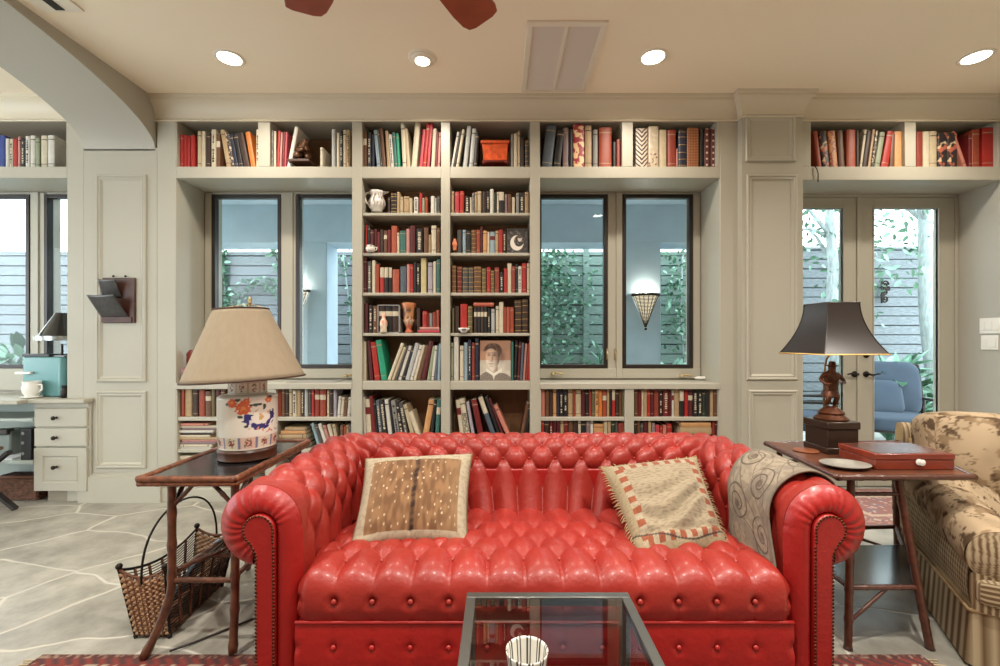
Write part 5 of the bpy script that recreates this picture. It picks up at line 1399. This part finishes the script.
def portrait(u,v):
    c=(.40,.21,.13,1) if v>.50 else mixc((.56,.51,.42),(.46,.41,.33),sstep(-.1,.3,nz(u,v,1,5)))
    c=mixc(c,(.10,.06,.045),.8*ga(u,v,.72,.60,.12,.16))
    if abs(u-.45)<.13 and .12<v<.34: c=mixc((.50,.42,.33),(.26,.2,.15),sstep(.40,.58,u))
    sh_=.20-.55*max(0,abs(u-.45)-.15)**1.5
    if v<sh_+.03*math.sin(u*9) and not abs(u-.45)<.05*(v/.12): c=mixc((.17,.14,.115),(.24,.20,.165),sstep(0,.2,nz(u,v,2,30)))
    for cx,s in ((.33,1),(.58,-1)):
        c=mixc(c,(.72,.68,.58),1-sstep(.03,.05,abs(v-.20+s*(u-cx)*.5)) if abs(u-cx)<.13 else 0)
    f=math.hypot((u-.41)/(.235-.07*sstep(.5,.25,v)),(v-.55)/.33)
    k=1-sstep(.90,1.04,f)
    if k>0:
        lit=(.58,.40,.28) if v>.5 else (.70,.61,.50)
        d=mixc(lit,(.12,.07,.05),sstep(-.02,.24,u-.40+.06*(v-.5)))
        d=mixc(d,(.07,.04,.03),.85*ga(u,v,.29,.635,.055,.026)); d=mixc(d,(.05,.03,.02),.9*ga(u,v,.47,.635,.07,.032))
        d=mixc(d,(.09,.05,.035),.7*ga(u,v,.29,.685,.085,.018)); d=mixc(d,(.07,.04,.03),.7*ga(u,v,.47,.69,.09,.02))
        d=mixc(d,(.12,.07,.05),.75*ga(u,v,.405,.555,.03,.085)); d=mixc(d,(.20,.13,.10),.7*ga(u,v,.37,.485,.06,.018))
        d=mixc(d,(.22,.13,.10),.8*ga(u,v,.37,.415,.10,.018)); d=mixc(d,(.25,.18,.13),.5*ga(u,v,.37,.355,.07,.02))
        c=mixc(c,d,k)
    hd=math.hypot((u-.42)/.31,(v-.74)/.205)+.05*nz(u,v,5,9)
    line=.80-.35*max(0,abs(u-.36)-.06)**.9
    c=mixc(c,mixc((.07,.035,.022),(.15,.08,.05),sstep(0,.3,nz(u,v*.4,5,18))),(1-sstep(.93,1.03,hd))*(sstep(line-.03,line+.02,v) if u<.60 else 1))
    return c
cardart('portrait_book','large book standing face out with a sepia portrait of a dark-haired man','book',479.8,510.8,340.5,381,380.8,portrait,bmat('dkbrown'),.07,grp=MIDG)
# bowl, figurine on right column
c=shelfpt(464,332.8,.0); t=thing('small_bowl','small white bowl with a dark motif before the red book, right column','bowl',tuple(c))
MB().lathe([(.018,.001),(.020,.004),(.040,.022),(.046,.036),(.043,.036),(.018,.008),(.001,.007)],c,36,0,lambda a,z,r:(.05,.05,.05,1) if .012<z<.024 and abs((a+PI/2+PI)%(2*PI)-PI)<.5 else (.80,.78,.74,1)).build('bowl_body',JUG,t,smooth=180)
c=shelfpt(454.8,252.3,.03); t=thing('pink_figurine','small pink and orange figurine at left end of second shelf, right column','figurine',tuple(c))
nd=[(0,0,.02,.016),(0,0,.05,.017),(0,0,.072,.012),(0,-.003,.092,.013),(-.02,-.01,.05,.006),(.02,-.01,.045,.006),(0,0,.002,.017)]
skin('figurine_body',[(n[0]+c.x,n[1]+c.y,n[2]+c.z+.012,n[3]) for n in nd],[(0,1),(1,2),(2,3),(1,4),(1,5),(0,6)],mat('coral_glaze',(214,128,92),rough=.35),t)
# orange planter
c=shelfpt(495.2,166.4,.07); t=thing('orange_planter','orange red glazed rectangular planter box on the top shelf','planter',tuple(c))
def frust(m,x0,x1,y0,y1,z0,z1,k): 
    cx,cy=(x0+x1)/2,(y0+y1)/2; V=[(x,y,z0) for x in (x0,x1) for y in (y0,y1)]+[(cx+(x-cx)*k,cy+(y-cy)*k,z1) for x in (x0,x1) for y in (y0,y1)]
    m.add(V,[(0,1,3,2),(4,6,7,5),(0,4,5,1),(2,3,7,6),(0,2,6,4),(1,5,7,3)])
ORG=mat('orange_lacquer',(206,84,40),rough=.35,var=.35,vscale=30)
m=MB(); frust(m,c.x-.088,c.x+.088,c.y-.05,c.y+.06,c.z+.02,c.z+.155,1.1); m.build('planter_body',ORG,t,bevel=.003)
MB().box(c.x-.108,c.x+.108,c.y-.066,c.y+.07,c.z+.150,c.z+.172).build('rim',ORG,t,bevel=.003)
m=MB().box(c.x-.10,c.x+.10,c.y-.06,c.y+.065,c.z+.012,c.z+.026)
for sx_ in (-1,1):
    for sy_ in (-.055,.06): m.box(c.x+sx_*.085-.012,c.x+sx_*.085+.012,c.y+sy_-.01,c.y+sy_+.01,c.z+.0005,c.z+.013)
m.build('stand',mat('dark_red_lacquer',(110,38,26),rough=.35),t,bevel=.002)
# crouching statue
c=shelfpt(305,166.4,.09); t=thing('crouching_statue','dark bronze crouching figure statue on the top shelf','statue',tuple(c))
nd=[(-.035,.01,.06,.042),(-.03,.0,.105,.044),(-.005,-.015,.140,.030),(.02,-.03,.150,.026),(.035,-.04,.165,.026),
 (-.045,-.03,.10,.020),(-.01,-.07,.07,.017),(.03,-.075,.085,.014),
 (.03,-.02,.10,.018),(.04,-.06,.08,.015),
 (-.05,-.045,.055,.026),(-.02,-.085,.04,.020),(-.01,-.08,.012,.016),(.03,-.02,.05,.024),(.045,-.06,.035,.018),(.05,-.055,.010,.015)]
STAT=mat('brown_bronze',(96,64,42),rough=.35,metal=.4,var=.3,vscale=25)
skin('statue_body',[(n[0]+c.x,n[1]+c.y,n[2]+c.z+.02,n[3]) for n in nd],[(0,1),(1,2),(2,3),(3,4),(1,5),(5,6),(6,7),(2,8),(8,9),(0,10),(10,11),(11,12),(0,13),(13,14),(14,15)],STAT,t)
MB().box(c.x-.09,c.x+.075,c.y-.10,c.y+.06,c.z+.0005,c.z+.02).build('statue_base',WOODD,t,bevel=.003)
# carved wooden piece on the left sill
c=Vector((-2.315,3.43,.8905)); t=thing('carved_letter_rack','reddish carved wooden letter rack on the left sill behind the lamp shade','letter rack',tuple(c))
pl=[(-.11,0),(.06,0),(.06,.20),(.045,.24),(.0,.27),(-.03,.275),(-.05,.262),(-.06,.245),(-.085,.25),(-.11,.22)]
m=MB().prism(pl,lambda a,b,d:(c.x+a,c.y+d,c.z+b),0,.014); m.build('rack_back',REDW,t,bevel=.003)
m=MB().prism([(-.10,0),(.05,0),(.05,.12),(.0,.10),(-.05,.13),(-.10,.11)],lambda a,b,d:(c.x+a,c.y+d,c.z+b),-.07,-.058); m.build('rack_front',REDW,t,bevel=.002)
MB().box(c.x-.10,c.x+.05,c.y-.058,c.y,c.z,c.z+.01).build('rack_base',REDW,t)
# sheet of paper / tray on the sill under the lamp shade
MB().box(-1.63,-1.25,3.38,3.60,.8905,.8945).build('paper_folder',mat('grey_paper',(150,146,138),rough=.6),label='thin grey paper folder on the left sill beside the lamp shade',cat='folder')

# ================================================================ ROOM BEYOND THE ARCH
ctz=.778
dk=thing('built_in_desk','cream built-in desk with three drawers beyond the arch','desk',(-3.6,3.4,0))
MB().box(-5.0,-3.055,3.26,BACKW-.02,ctz-.028,ctz).build('desk_top',CREAM,dk,bevel=.004)
MB().box(-5.0,-3.47,3.19,3.262,ctz-.028,ctz).build('desk_top_extension',CREAM,dk,bevel=.004)
Yc=3.30
cx0,cx1=PX(33,Yc),PX(88,Yc)
MB().box(cx0,cx1,Yc+.02,BACKW-.02,.09,ctz-.029).build('cabinet_body',CREAM,dk,bevel=.002)
MB().box(cx0+.05,cx1-.03,Yc+.06,BACKW-.02,0,.09).build('toe_kick',mat('toe_kick_paint',(150,140,122),rough=.6),dk)
MB().box(cx0+.003,cx1,Yc+.002,Yc+.02,PZ(407,Yc),ctz-.029).build('cabinet_rail',CREAM,dk)
KN=IRON
for (a,b) in ((408.5,427),(428.5,446.5),(448,491)):
    z1,z0=PZ(a,Yc),PZ(b,Yc)
    m=MB()
    if b-a>30:
        panel(m,cx0+.006,cx1-.012,z0,z1,Yc+.0,[(0,.019),(0,0),(.062,0),(.066,.010),(.072,.010),(.080,.006)])
    else: panel(m,cx0+.006,cx1-.012,z0,z1,Yc+.0,[(0,.019),(0,.004),(.006,0)])
    d=m.build('drawer',CREAM,dk,bevel=.0015,smooth=25)
    kx=PX(56.5,Yc); kz=(z0+z1)/2+(.02 if b-a>30 else 0)
    m=MB().lathe([(.010,0),(.006,.006),(.006,.016),(.015,.022),(.015,.030),(.008,.036),(.001,.037)],(0,0,0),16); m.xf(Matrix.Translation((kx,Yc,kz))@Matrix.Rotation(PI/2,4,'X')); m.build('knob',KN,d,smooth=50)
SHC=mat('shelf_paint',(176,186,178),rough=.5)
for z in (PZ(418.5,3.3),PZ(461,3.3)): MB().box(-5.0,cx0-.004,3.30,BACKW-.02,z-.022,z).build('open_shelf',SHC,dk,bevel=.002)
MB().box(-5,cx0-.004,BACKW-.04,BACKW-.021,0,ctz-.03).build('back_panel',SHC,dk)
z=PZ(461,3.3)
bb=thing('black_binder','black ring binder with silver hardware standing on the open desk shelf','binder',(PX(26,3.34),3.34,z))
MB().box(PX(20.5,3.32),PX(31,3.32),3.32,3.55,z+.0005,z+.235).build('binder_case',mat('binder_black',(30,30,32),rough=.3),bb,bevel=.004)
for q in (.05,.13,.20): MB().lathe([(.010,0),(.012,.003),(.001,.004)],(0,0,0),14).xf(Matrix.Translation((PX(23,3.32),3.3195,z+q))@Matrix.Rotation(PI/2,4,'X')).build('rivet',CHROME,bb)
MB().box(-4.1,-3.66,3.33,3.55,z+.0005,z+.012).build('paper_stack',mat('paper_white',(224,228,232),rough=.7),label='flat stack of white papers on the open desk shelf',cat='paper')
dl=thing('desk_scanner','grey office device at the left edge on the open desk shelf','office machine',(PX(4,3.4),3.4,z))
MB().box(PX(-12,3.4),PX(7,3.4),3.42,3.58,z+.0005,z+.20).build('device_body',mat('device_grey',(128,138,132),rough=.4),dl,bevel=.015)
MB().box(PX(-11,3.4),PX(6.5,3.4),3.40,3.46,z+.17,z+.215).build('device_lid',mat('device_dark',(60,56,50),rough=.4),dl,bevel=.008)
# wicker basket under it
wb=thing('wicker_basket','brown wicker basket on the floor under the open desk shelf','basket',(PX(18,3.42),3.42,0))
xx0,xx1=PX(-20,3.36),PX(37,3.36)
m=MB()
for r in range(13):
    zz=.012+r*.0125
    m.tube([(xx0+(xx1-xx0)*i/40,3.36+(.004 if (i+r)%2 else -.004),zz) for i in range(41)],.007,5); m.tube([(xx1+(.004 if (i+r)%2 else -.004),3.36+.24*i/16,zz) for i in range(17)],.007,5)
m.build('woven_side',mat('basket_brown',(112,78,60),rough=.8,var=.4,vscale=40),wb,smooth=180)
MB().box(xx0,xx1-.01,3.37,3.6,.005,.15).build('lining',mat('basket_lining',(70,46,38),rough=.9),wb)
MB().tube([(xx0,3.355,.178),(xx1+.004,3.355,.178),(xx1+.004,3.6,.178)],.012,8).build('basket_rim',WICK2,wb,smooth=180)
# folding stool leg in front
st=thing('desk_stool','dark folding stool with crossed legs at the far left edge by the desk','stool',(PX(-12,3.1),3.1,0))
Yk=2.92
MB().bar((PX(-104,Yk),Yk,.43),(PX(-24,Yk),Yk,.012),.035,.022).build('leg',mat('stool_black',(32,28,27),rough=.4),st); MB().bar((PX(-104,Yk),Yk+.24,.43),(PX(-24,Yk),Yk+.24,.012),.035,.022).build('leg',MATS['stool_black'],st)
MB().bar((PX(-24,Yk),Yk+.04,.43),(PX(-104,Yk),Yk+.04,.012),.035,.022).build('leg',MATS['stool_black'],st); MB().bar((PX(-24,Yk),Yk+.20,.43),(PX(-104,Yk),Yk+.20,.012),.035,.022).build('leg',MATS['stool_black'],st)
MB().box(PX(-110,Yk),PX(-40,Yk),Yk-.02,Yk+.26,.43,.455).build('seat',mat('stool_hide',(104,84,66),rough=.7),st,bevel=.006)
# coffee machine, jug, black lamp on the desk
TEAL=mat('teal_enamel',(108,160,162),rough=.25,coat=.4)
z=ctz+.0005; ym=3.42
tm=thing('countertop_appliance','pale teal countertop appliance with dark lid on the desk beyond the arch','appliance',(PX(41,ym),ym,z))
xa_,xb_=PX(21,ym),PX(62,ym)
pl=[(xa_+.012,ym),(xa_,ym+.03),(xa_,ym+.17),(xb_-.0,ym+.17),(xb_,ym+.02),(xb_-.02,ym)]
m=MB().prism([(p[0],p[1]) for p in pl],lambda a,b,d:(a,b,d),z,PZ(357,ym)); m.build('body',TEAL,tm,bevel=.012)
MB().box(xa_+.004,xb_-.10,ym+.0,ym+.17,PZ(357,ym)+.0005,PZ(354.5,ym)+.004).build('lid',mat('lid_dark',(52,54,58),rough=.3),tm,bevel=.004)
MB().box(xb_-.10,xb_,ym+.02,ym+.16,PZ(357,ym)+.0005,PZ(356,ym)+.004).build('lid_hinge',CHROME,tm,bevel=.003)
MB().box(xa_-.02,xa_+.10,ym-.03,ym-.001,PZ(374,ym),PZ(371.5,ym)).build('spout_shelf',WHITE,tm,bevel=.003)
c=Vector((PX(32,3.36),3.36,z)); t=thing('white_creamer','white china creamer jug in front of the teal appliance','jug',tuple(c))
MB().lathe([(.045,.0),(.062,.006),(.062,.012),(.036,.014),(.052,.04),(.058,.075),(.052,.105),(.055,.125),(.052,.125),(.048,.10),(.05,.06),(.001,.03)],c,36).build('jug_body',WHITE,t,smooth=60)
MB().tube([c+Vector((.05,-.01,.10)),c+Vector((.085,-.01,.10)),c+Vector((.088,-.01,.065)),c+Vector((.055,-.01,.04))],.006,8).build('jug_handle',WHITE,t,smooth=180)
c=Vector((-3.402,3.45,z)); t=thing('desk_lamp','black cone-shade desk lamp at the window beyond the arch','table lamp',tuple(c))
zt=PZ(313,3.45); zb=PZ(339,3.45)
MB().lathe([(.150,zb-z),(.147,zb-z),(.040,zt-z),(.043,zt-z)],c,48).build('lamp_shade',mat('black_gloss_shade',(26,26,26),rough=.12,coat=.5),t,smooth=60)
MB().lathe([(.156,zb-z-.012),(.1562,zb-z+.022),(.148,zb-z+.022),(.148,zb-z-.012)],c,48).build('shade_band',mat('silver_band',(170,176,172),rough=.25,metal=.6,var=.5,vscale=40),t,smooth=60)
MB().lathe([(.026,0),(.027,.01),(.016,.03),(.01,.06),(.018,.09),(.008,.13),(.007,.40),(.001,.41)],c,28).build('lamp_base',IRON,t,smooth=50)
for i,(px,h) in enumerate(((65.2,.12),)):
    c=Vector((PX(px,3.36),3.36,z)); MB().lathe([(.022,0),(.026,.004),(.026,.05),(.02,.058),(.02,.085),(.024,.09),(.001,.095)],c,18).build('pen_pot',IRON,smooth=50,label='small black pot on the desk right of the teal appliance',cat='pot')
# ================================================================ OUTSIDE
BLUEST=mat('blue_grey_stucco',(192,212,226),rough=.8,var=.06,vscale=4)
def fence_mat(n,c): return mat(n,c,rough=.85,var=.28,vscale=10,stretch=(1.2,1,9))
FGREY=fence_mat('silver_fence_boards',(118,126,130)); FGREEN=fence_mat('green_tinted_boards',(112,132,122)); PATIO=mat('patio_paving',(205,205,198),rough=.85,var=.15)
S('courtyard_ground',MB().box(-9,9,BACKW+.121,9.5,-.12,-.04),PATIO)
YFN=6.1
def fence(label,x0,x1,Y,ztop,m,bh=.135,posts=(),zb=-.04):
    t=thing('plank_fence',label,'fence',((x0+x1)/2,Y,zb),0,'garden fences')
    mm=MB(); z=zb; r=random.Random(int(x0*10)); k=0
    while z+bh<=ztop+.01:
        mm.box(x0,x1,Y+(.0 if k%2 else .012),Y+.03,z,z+bh-.014); z+=bh; k+=1
    mm.box(x0,x1,Y-.01,Y+.04,z,z+.03)
    mm.build('boards',m,t,bevel=.003); 
    MB().box(x0,x1,Y+.032,Y+.04,zb,ztop-.02).build('backing_boards',mat('fence_gap',(60,66,66),rough=.9),t)
    for p in posts: MB().box(p-.04,p+.04,Y-.035,Y+.02,zb,ztop+.02).build('post',m,t,bevel=.004)
zf_=1.2+92*YFN/FOC
fence('grey plank fence outside the windows beyond the arch',-8.2,-4.4,YFN,zf_,FGREY,posts=(-7.0,-5.5))
fence('grey plank fence behind the porch outside the left pair of windows',-4.38,-1.2,YFN,zf_,FGREY,posts=(-2.6,))
fence('greenish plank fence outside the right pair of windows',-.6,3.2,YFN,zf_,FGREEN,posts=(1.18,2.86))
fence('grey plank fence across the courtyard outside the french doors',3.25,8.2,YFN+.25,1.2+97*(YFN+.25)/FOC,FGREY,posts=(4.9,6.6))
# porch
YP=4.88
S('porch_ceiling',MB().box(-3.3,2.55,BACKW+.121,YP+.28,2.66,2.74),BLUEST)
S('porch_beam',MB().box(-3.3,2.55,YP-.16,YP+.18,1.2+96*YP/FOC,2.66),BLUEST,bevel=.006)
def column(px0,px1,label):
    x0,x1=PX(px0,YP-.16),PX(px1,YP-.16)
    S('porch_column',MB().box(x0,x1,YP-.16,YP+.16,-.04,1.2+96*YP/FOC),BLUEST,bevel=.008,label=label)
column(286,327,'blue grey porch column outside the left pair of windows'); column(618,661,'blue grey porch column outside the right pair of windows')
S('side_return',MB().box(2.36,2.52,4.4,5.0,-.04,2.74),mat('pale_stucco',(196,208,222),rough=.8))
SCM=mat('sconce_bronze',(66,50,42),rough=.45,metal=.6,var=.4,vscale=60); GLOW=mat('sconce_glass',(255,240,214),emit=(255,232,196),estr=1.1)
def sconce(px,py,lab):
    Y=YP-.165; c=P(px,py,Y)
    t=thing('wall_sconce',lab,'wall light',tuple(c),0,'porch sconces')
    R_,H_=.135,.36
    def cone(off):
        def g(u,v):
            a=PI+PI*u; r=R_*v-off; return (c.x+r*math.cos(a),Y-.002+r*.8*math.sin(a),c.z-H_/2+H_*v)
        return g
    m=MB(); g=cone(0.)
    for k in range(24):
        v=.06+.94*k/24; 
        m.tube([g(i/16,v) for i in range(17)],.0042,5)
    for i in range(0,17,2): m.tube([g(i/16,.05),g(i/16,1)],.004,5)
    r=random.Random(2)
    for i in range(16):
        p=Vector(g((i+.5)/16,1)); m.ball(p,.014+.006*r.random(),6)
    m.ball((c.x,Y-.01,c.z-H_/2),.016,8); m.build('sconce_cage',SCM,t,smooth=60)
    MB().grid(cone(.010),16,8).build('sconce_glass',GLOW,t,smooth=180)
    ld=bpy.data.lights.new('sconce_bulb','POINT'); ld.energy=3.2; ld.color=(1,.9,.76); ld.shadow_soft_size=.03
    lo=bpy.data.objects.new('sconce_bulb',ld); COL.objects.link(lo); lo.location=(c.x,Y-.045,c.z+H_/2+.03)
sconce(645.5,312,'lit cone-shaped sconce on the porch column outside the rightmost window')
sconce(296.5,308,'lit cone-shaped sconce on the porch column outside the left pair of windows')

# foliage
LEAF=mat('leaf_green',(56,98,70),rough=.45,var=.35,vscale=6); LEAFL=mat('leaf_pale',(128,168,146),rough=.4,var=.3,vscale=6); LEAFD=mat('leaf_dark',(48,92,66),rough=.45,var=.3,vscale=6)
BARK=mat('pale_bark',(150,160,158),rough=.9,var=.3,vscale=14,stretch=(3,3,.6))
def leaf(m,p,d,L_,W_,nrm,mi):
    d=Vector(d).normalized(); s=d.cross(nrm)
    if s.length<1e-3: s=d.orthogonal()
    s.normalize(); n=s.cross(d); p=Vector(p)
    V=[p,p+d*L_*.35+s*W_*.5+n*W_*.12,p+d*L_*.75+s*W_*.34+n*W_*.05,p+d*L_,p+d*L_*.75-s*W_*.34+n*W_*.05,p+d*L_*.35-s*W_*.5+n*W_*.12,p+d*L_*.5-n*W_*.05]
    m.add(V,[(0,1,6),(1,2,6),(2,3,6),(3,4,6),(4,5,6),(5,0,6)],mi)
def foliage(name,label,cat,pts,L_,r,parent_stems,mats=None,grp=None):
    """pts: list of (centre, spread vec, count)"""
    t=thing(name,label,cat,tuple(pts[0][0]),0,grp); m=MB(); R=random.Random(r)
    for (c,sp_,n) in pts:
        for i in range(n):
            p=Vector((R.gauss(0,sp_[0]*.5)+c[0],R.uniform(-sp_[1],sp_[1])+c[1],R.gauss(0,sp_[2]*.5)+c[2]))
            d=Vector((R.uniform(-1,1),R.uniform(-1,.3),R.uniform(-1,.6))); l=L_*R.uniform(.6,1.3)
            leaf(m,p,d,l,l*.55,Vector((R.uniform(-.5,.5),-1,R.uniform(-.2,1))).normalized(),R.choice((0,0,1,2)))
    m.build('leaves',mats or [LEAF,LEAFL,LEAFD],t,smooth=0)
    if parent_stems:
        m=MB()
        for ps,rad in parent_stems: m.tube(ps,rad,7)
        m.build('stem',BARK,t,smooth=180)
    return t
def at(px,py,Y): return P(px,py,Y)
Yf=YFN-.06
# ivy on the left fence
foliage('climbing_ivy','green ivy climbing the fence behind the jar lamp','ivy',[(at(219,275,Yf),(.12,.04,.5),150),(at(219,305,Yf),(.16,.04,.35),110),(at(238,296,Yf),(.16,.04,.16),34),(at(262,283,Yf),(.26,.03,.09),36),(at(279,292,Yf),(.14,.03,.14),20),(at(278,258,Yf),(.06,.03,.2),24)],.085,11,[([at(222,345,Yf+.03),at(226,300,Yf+.03),at(221,262,Yf+.03)],.012),([at(232,306,Yf+.03),at(250,288,Yf+.03),at(268,279,Yf+.03),at(280,292,Yf+.03)],.010)])
foliage('climbing_ivy','pale vine on the fence right of the left porch column','ivy',[(at(348,262,Yf),(.16,.04,.25),26),(at(351,300,Yf),(.08,.04,.4),14)],.075,12,[([at(352,365,Yf+.03),at(349,300,Yf+.03),at(343,255,Yf+.03)],.010)])
foliage('climbing_jasmine','dense green jasmine climbing the fence outside the third window','vine',[(at(550,280,Yf-.08),(.28,.10,.95),460),(at(560,330,Yf-.08),(.4,.10,.5),120),(at(572,290,Yf-.05),(.3,.06,.6),120)],.075,13,[([at(550,360,Yf),at(553,310,Yf),at(549,255,Yf)],.014)])
foliage('climbing_jasmine','sprawling vine with shiny leaves on the fence beside the rightmost porch column','vine',[(at(679,290,Yf-.1),(.30,.10,.85),260),(at(686,320,Yf-.1),(.2,.10,.4),80)],.07,14,[([at(684,365,Yf),at(680,310,Yf),at(683,255,Yf)],.012)])
def bush(px,py,Y,n,s,lab,r,L_=.16):
    c=at(px,py,Y); g=Vector((c.x,Y,-.04)); R=random.Random(r)
    t=thing('garden_plant',lab,'plant',tuple(g)); m=MB(); stm=MB()
    for i in range(n):
        a=R.uniform(0,2*PI); e=R.uniform(.2,1.25); d=Vector((math.cos(a)*math.cos(e),math.sin(a)*math.cos(e),math.sin(e)))
        st_=g+Vector((0,0,(c.z+.04)*R.uniform(.25,.9))); q=st_+d*s*R.uniform(.2,.8)
        stm.tube([g+Vector((R.uniform(-.03,.03),R.uniform(-.03,.03),0)),st_,q],.006,5)
        for k in range(4):
            dd=(d+Vector((R.uniform(-.7,.7),R.uniform(-.7,.7),R.uniform(-.9,.3)))).normalized(); l=L_*R.uniform(.7,1.4)
            leaf(m,q-d*.05*k,dd,l,l*.4,Vector((0,-.4,1)),R.choice((0,1,1,2)))
    m.build('leaves',[LEAF,LEAFL,LEAFD],t,smooth=0); stm.build('stem',LEAFD,t,smooth=180)
bush(20,355,4.9,60,.5,'broad-leaved blue-green plant outside the window beyond the arch',21,.19)
bush(550,355,5.5,26,.3,'low plant with pale leaves at the foot of the third window',22,.14)
bush(600,352,5.6,24,.28,'low plant at the foot of the fence post outside the third window',23,.14)
bush(668,356,5.6,22,.25,'low bluish plant behind the rightmost window sill',24,.15)
bush(890,372,5.3,40,.45,'big dark-leaved plant behind the blue patio armchair',25,.30)
bush(925,400,5.6,60,.45,'leafy shrub at the right side outside the french doors',26,.14)
bush(912,412,5.2,40,.35,'low fern-like shrub right of the blue patio armchair',27,.12)
# trees by the doors
def tree(label,px,Y,rad,ztop,cr,r,lean=0.):
    x=PX(px,Y); t=thing('garden_tree',label,'tree',(x,Y,-.04)); R=random.Random(r)
    pts=[(x+lean*(k/8-.45)+.025*math.sin(k*1.3),Y,-.04+(ztop+.04)*k/8) for k in range(9)]
    m=MB().tube(pts,[rad*(1-.05*k) for k in range(9)],12)
    tips=[]
    for i in range(9):
        b=Vector(pts[5+i%4]); a=R.uniform(0,2*PI); e=b+Vector((math.cos(a)*cr*.8,math.sin(a)*cr*.5,R.uniform(.1,.7))); m.tube([b,b.lerp(e,.5)+Vector((0,0,.08)),e],[rad*.35,rad*.22,rad*.1],6); tips+=[e,b.lerp(e,.6)]
    m.build('trunk',BARK,t,smooth=180)
    m=MB()
    for e in tips:
        for i in range(26):
            p=e+Vector((R.gauss(0,.26),R.gauss(0,.22),R.gauss(0,.2))); d=Vector((R.uniform(-1,1),R.uniform(-1,1),R.uniform(-1,.4))); l=R.uniform(.06,.12); leaf(m,p,d,l,l*.5,Vector((0,-1,.4)).normalized(),R.choice((0,0,1,2)))
    m.build('leaves',[LEAF,LEAFL,LEAFD],t,smooth=0)
tree('thick pale tree trunk seen through the right french door',929,5.5,.10,3.6,.8,31,-.25)
tree('slim leafy tree seen through the left french door',833,5.6,.085,2.9,.7,32,-.08)
# iron ornament on the fence post
c=at(884,292,YFN+.20); t=thing('iron_ornament','black scrolled iron ornament hanging on the courtyard fence','ornament',tuple(c))
m=MB()
for k,(a,b,r) in enumerate(((0,.10,.05),(.0,.0,.045),(.0,-.10,.05),(.04,.05,.03),(-.04,-.05,.03))):
    m.tube([(c.x+a+r*(1-i/26)*math.cos(i*.42+k),c.y-.02,c.z+b+r*(1-i/26)*math.sin(i*.42+k)*1.2) for i in range(24)],.012,6)
m.tube([(c.x-.05,c.y-.02,c.z-.16),(c.x-.05,c.y-.02,c.z+.16)],.012,6); m.build('scrollwork',IRON,t,smooth=180)
# patio armchairs
BLUE=mat('blue_outdoor_fabric',(50,64,78),rough=.8,var=.12,vscale=6); BSTR=mat('blue_striped_fabric',vcol=True,rough=.85)
def patio(px,Y,rz,label,striped):
    x=PX(px,Y); t=thing('patio_armchair',label,'patio chair',(x,Y,-.04),rz)
    fr=MB()
    for sx_ in (-1,1):
        fr.tube([(sx_*.33,-.30,.0),(sx_*.33,-.30,.60),(sx_*.33,-.1,.64),(sx_*.33,.30,.62),(sx_*.33,.36,.0)],.018,8)
        fr.tube([(sx_*.33,.30,.5),(sx_*.31,.42,.98)],.018,8)
    fr.tube([(-.33,-.28,.32),(.33,-.28,.32)],.016,8); fr.tube([(-.33,.32,.32),(.33,.32,.32)],.016,8); fr.tube([(-.31,.42,.98),(.31,.42,.98)],.016,8)
    fr.build('frame',IRON,t,local=True,smooth=60)
    def cu(nm,cx,cy,cz,hx,hy,hz,rot,m,cf=None):
        R=Matrix.Translation((cx,cy,cz))@Matrix.Rotation(rot,4,'X'); mm=MB()
        for ax in range(3):
            for sg in (-1,1):
                def g(u,v,ax=ax,sg=sg):
                    p=[0,0,0]; p[ax]=sg; p[(ax+1)%3]=2*u-1; p[(ax+2)%3]=2*v-1
                    q=sum(abs(k)**5 for k in p)**.2; return R@Vector((p[0]/q*hx,p[1]/q*hy,p[2]/q*hz))
                mm.grid(g,20,20,0,cf)
        mm.build(nm,m,t,local=True,smooth=180)
    cf=(lambda u,v:mixc((.62,.68,.78),(.10,.17,.36),sstep(.3,.5,.5+.5*math.sin(v*2*PI*7)))) if striped else None
    cu('seat_cushion',0,0,.40,.31,.32,.085,0,BLUE); cu('back_cushion',0,.33,.72,.31,.09,.30,-.22,BSTR if striped else BLUE,cf)
    if not striped: cu('loose_cushion',-.10,.16,.62,.22,.07,.20,-.45,BLUE)
patio(893,4.75,math.radians(-28),'blue-cushioned patio armchair outside the right french door',False)
patio(822,4.70,math.radians(62),'patio armchair with blue and white striped cushion outside the left french door',True)

# ================================================================ SKY, LAMPS, CAMERA
w=bpy.data.worlds.new('overcast_sky'); sc.world=w; w.use_nodes=True
bg=w.node_tree.nodes['Background']; bg.inputs['Color'].default_value=(.86,.94,1.0,1); bg.inputs['Strength'].default_value=SKY
cam=bpy.data.cameras.new('camera'); co=bpy.data.objects.new('camera',cam); COL.objects.link(co)
co.location=(0,0,CZ); co.rotation_euler=(PI/2,0,0); cam.sensor_width=36; cam.lens=FOC/1000*36; cam.shift_y=.009; cam.clip_start=.02
sc.camera=co
vs=sc.view_settings; sc.display_settings.display_device='sRGB'
vs.view_transform='Standard'; vs.look='None'; vs.gamma=1; vs.use_curve_mapping=False; vs.exposure=EXPOSURE
sc.cycles.use_denoising=True; sc.cycles.max_bounces=8; sc.cycles.transparent_max_bounces=12; sc.cycles.sample_clamp_indirect=6
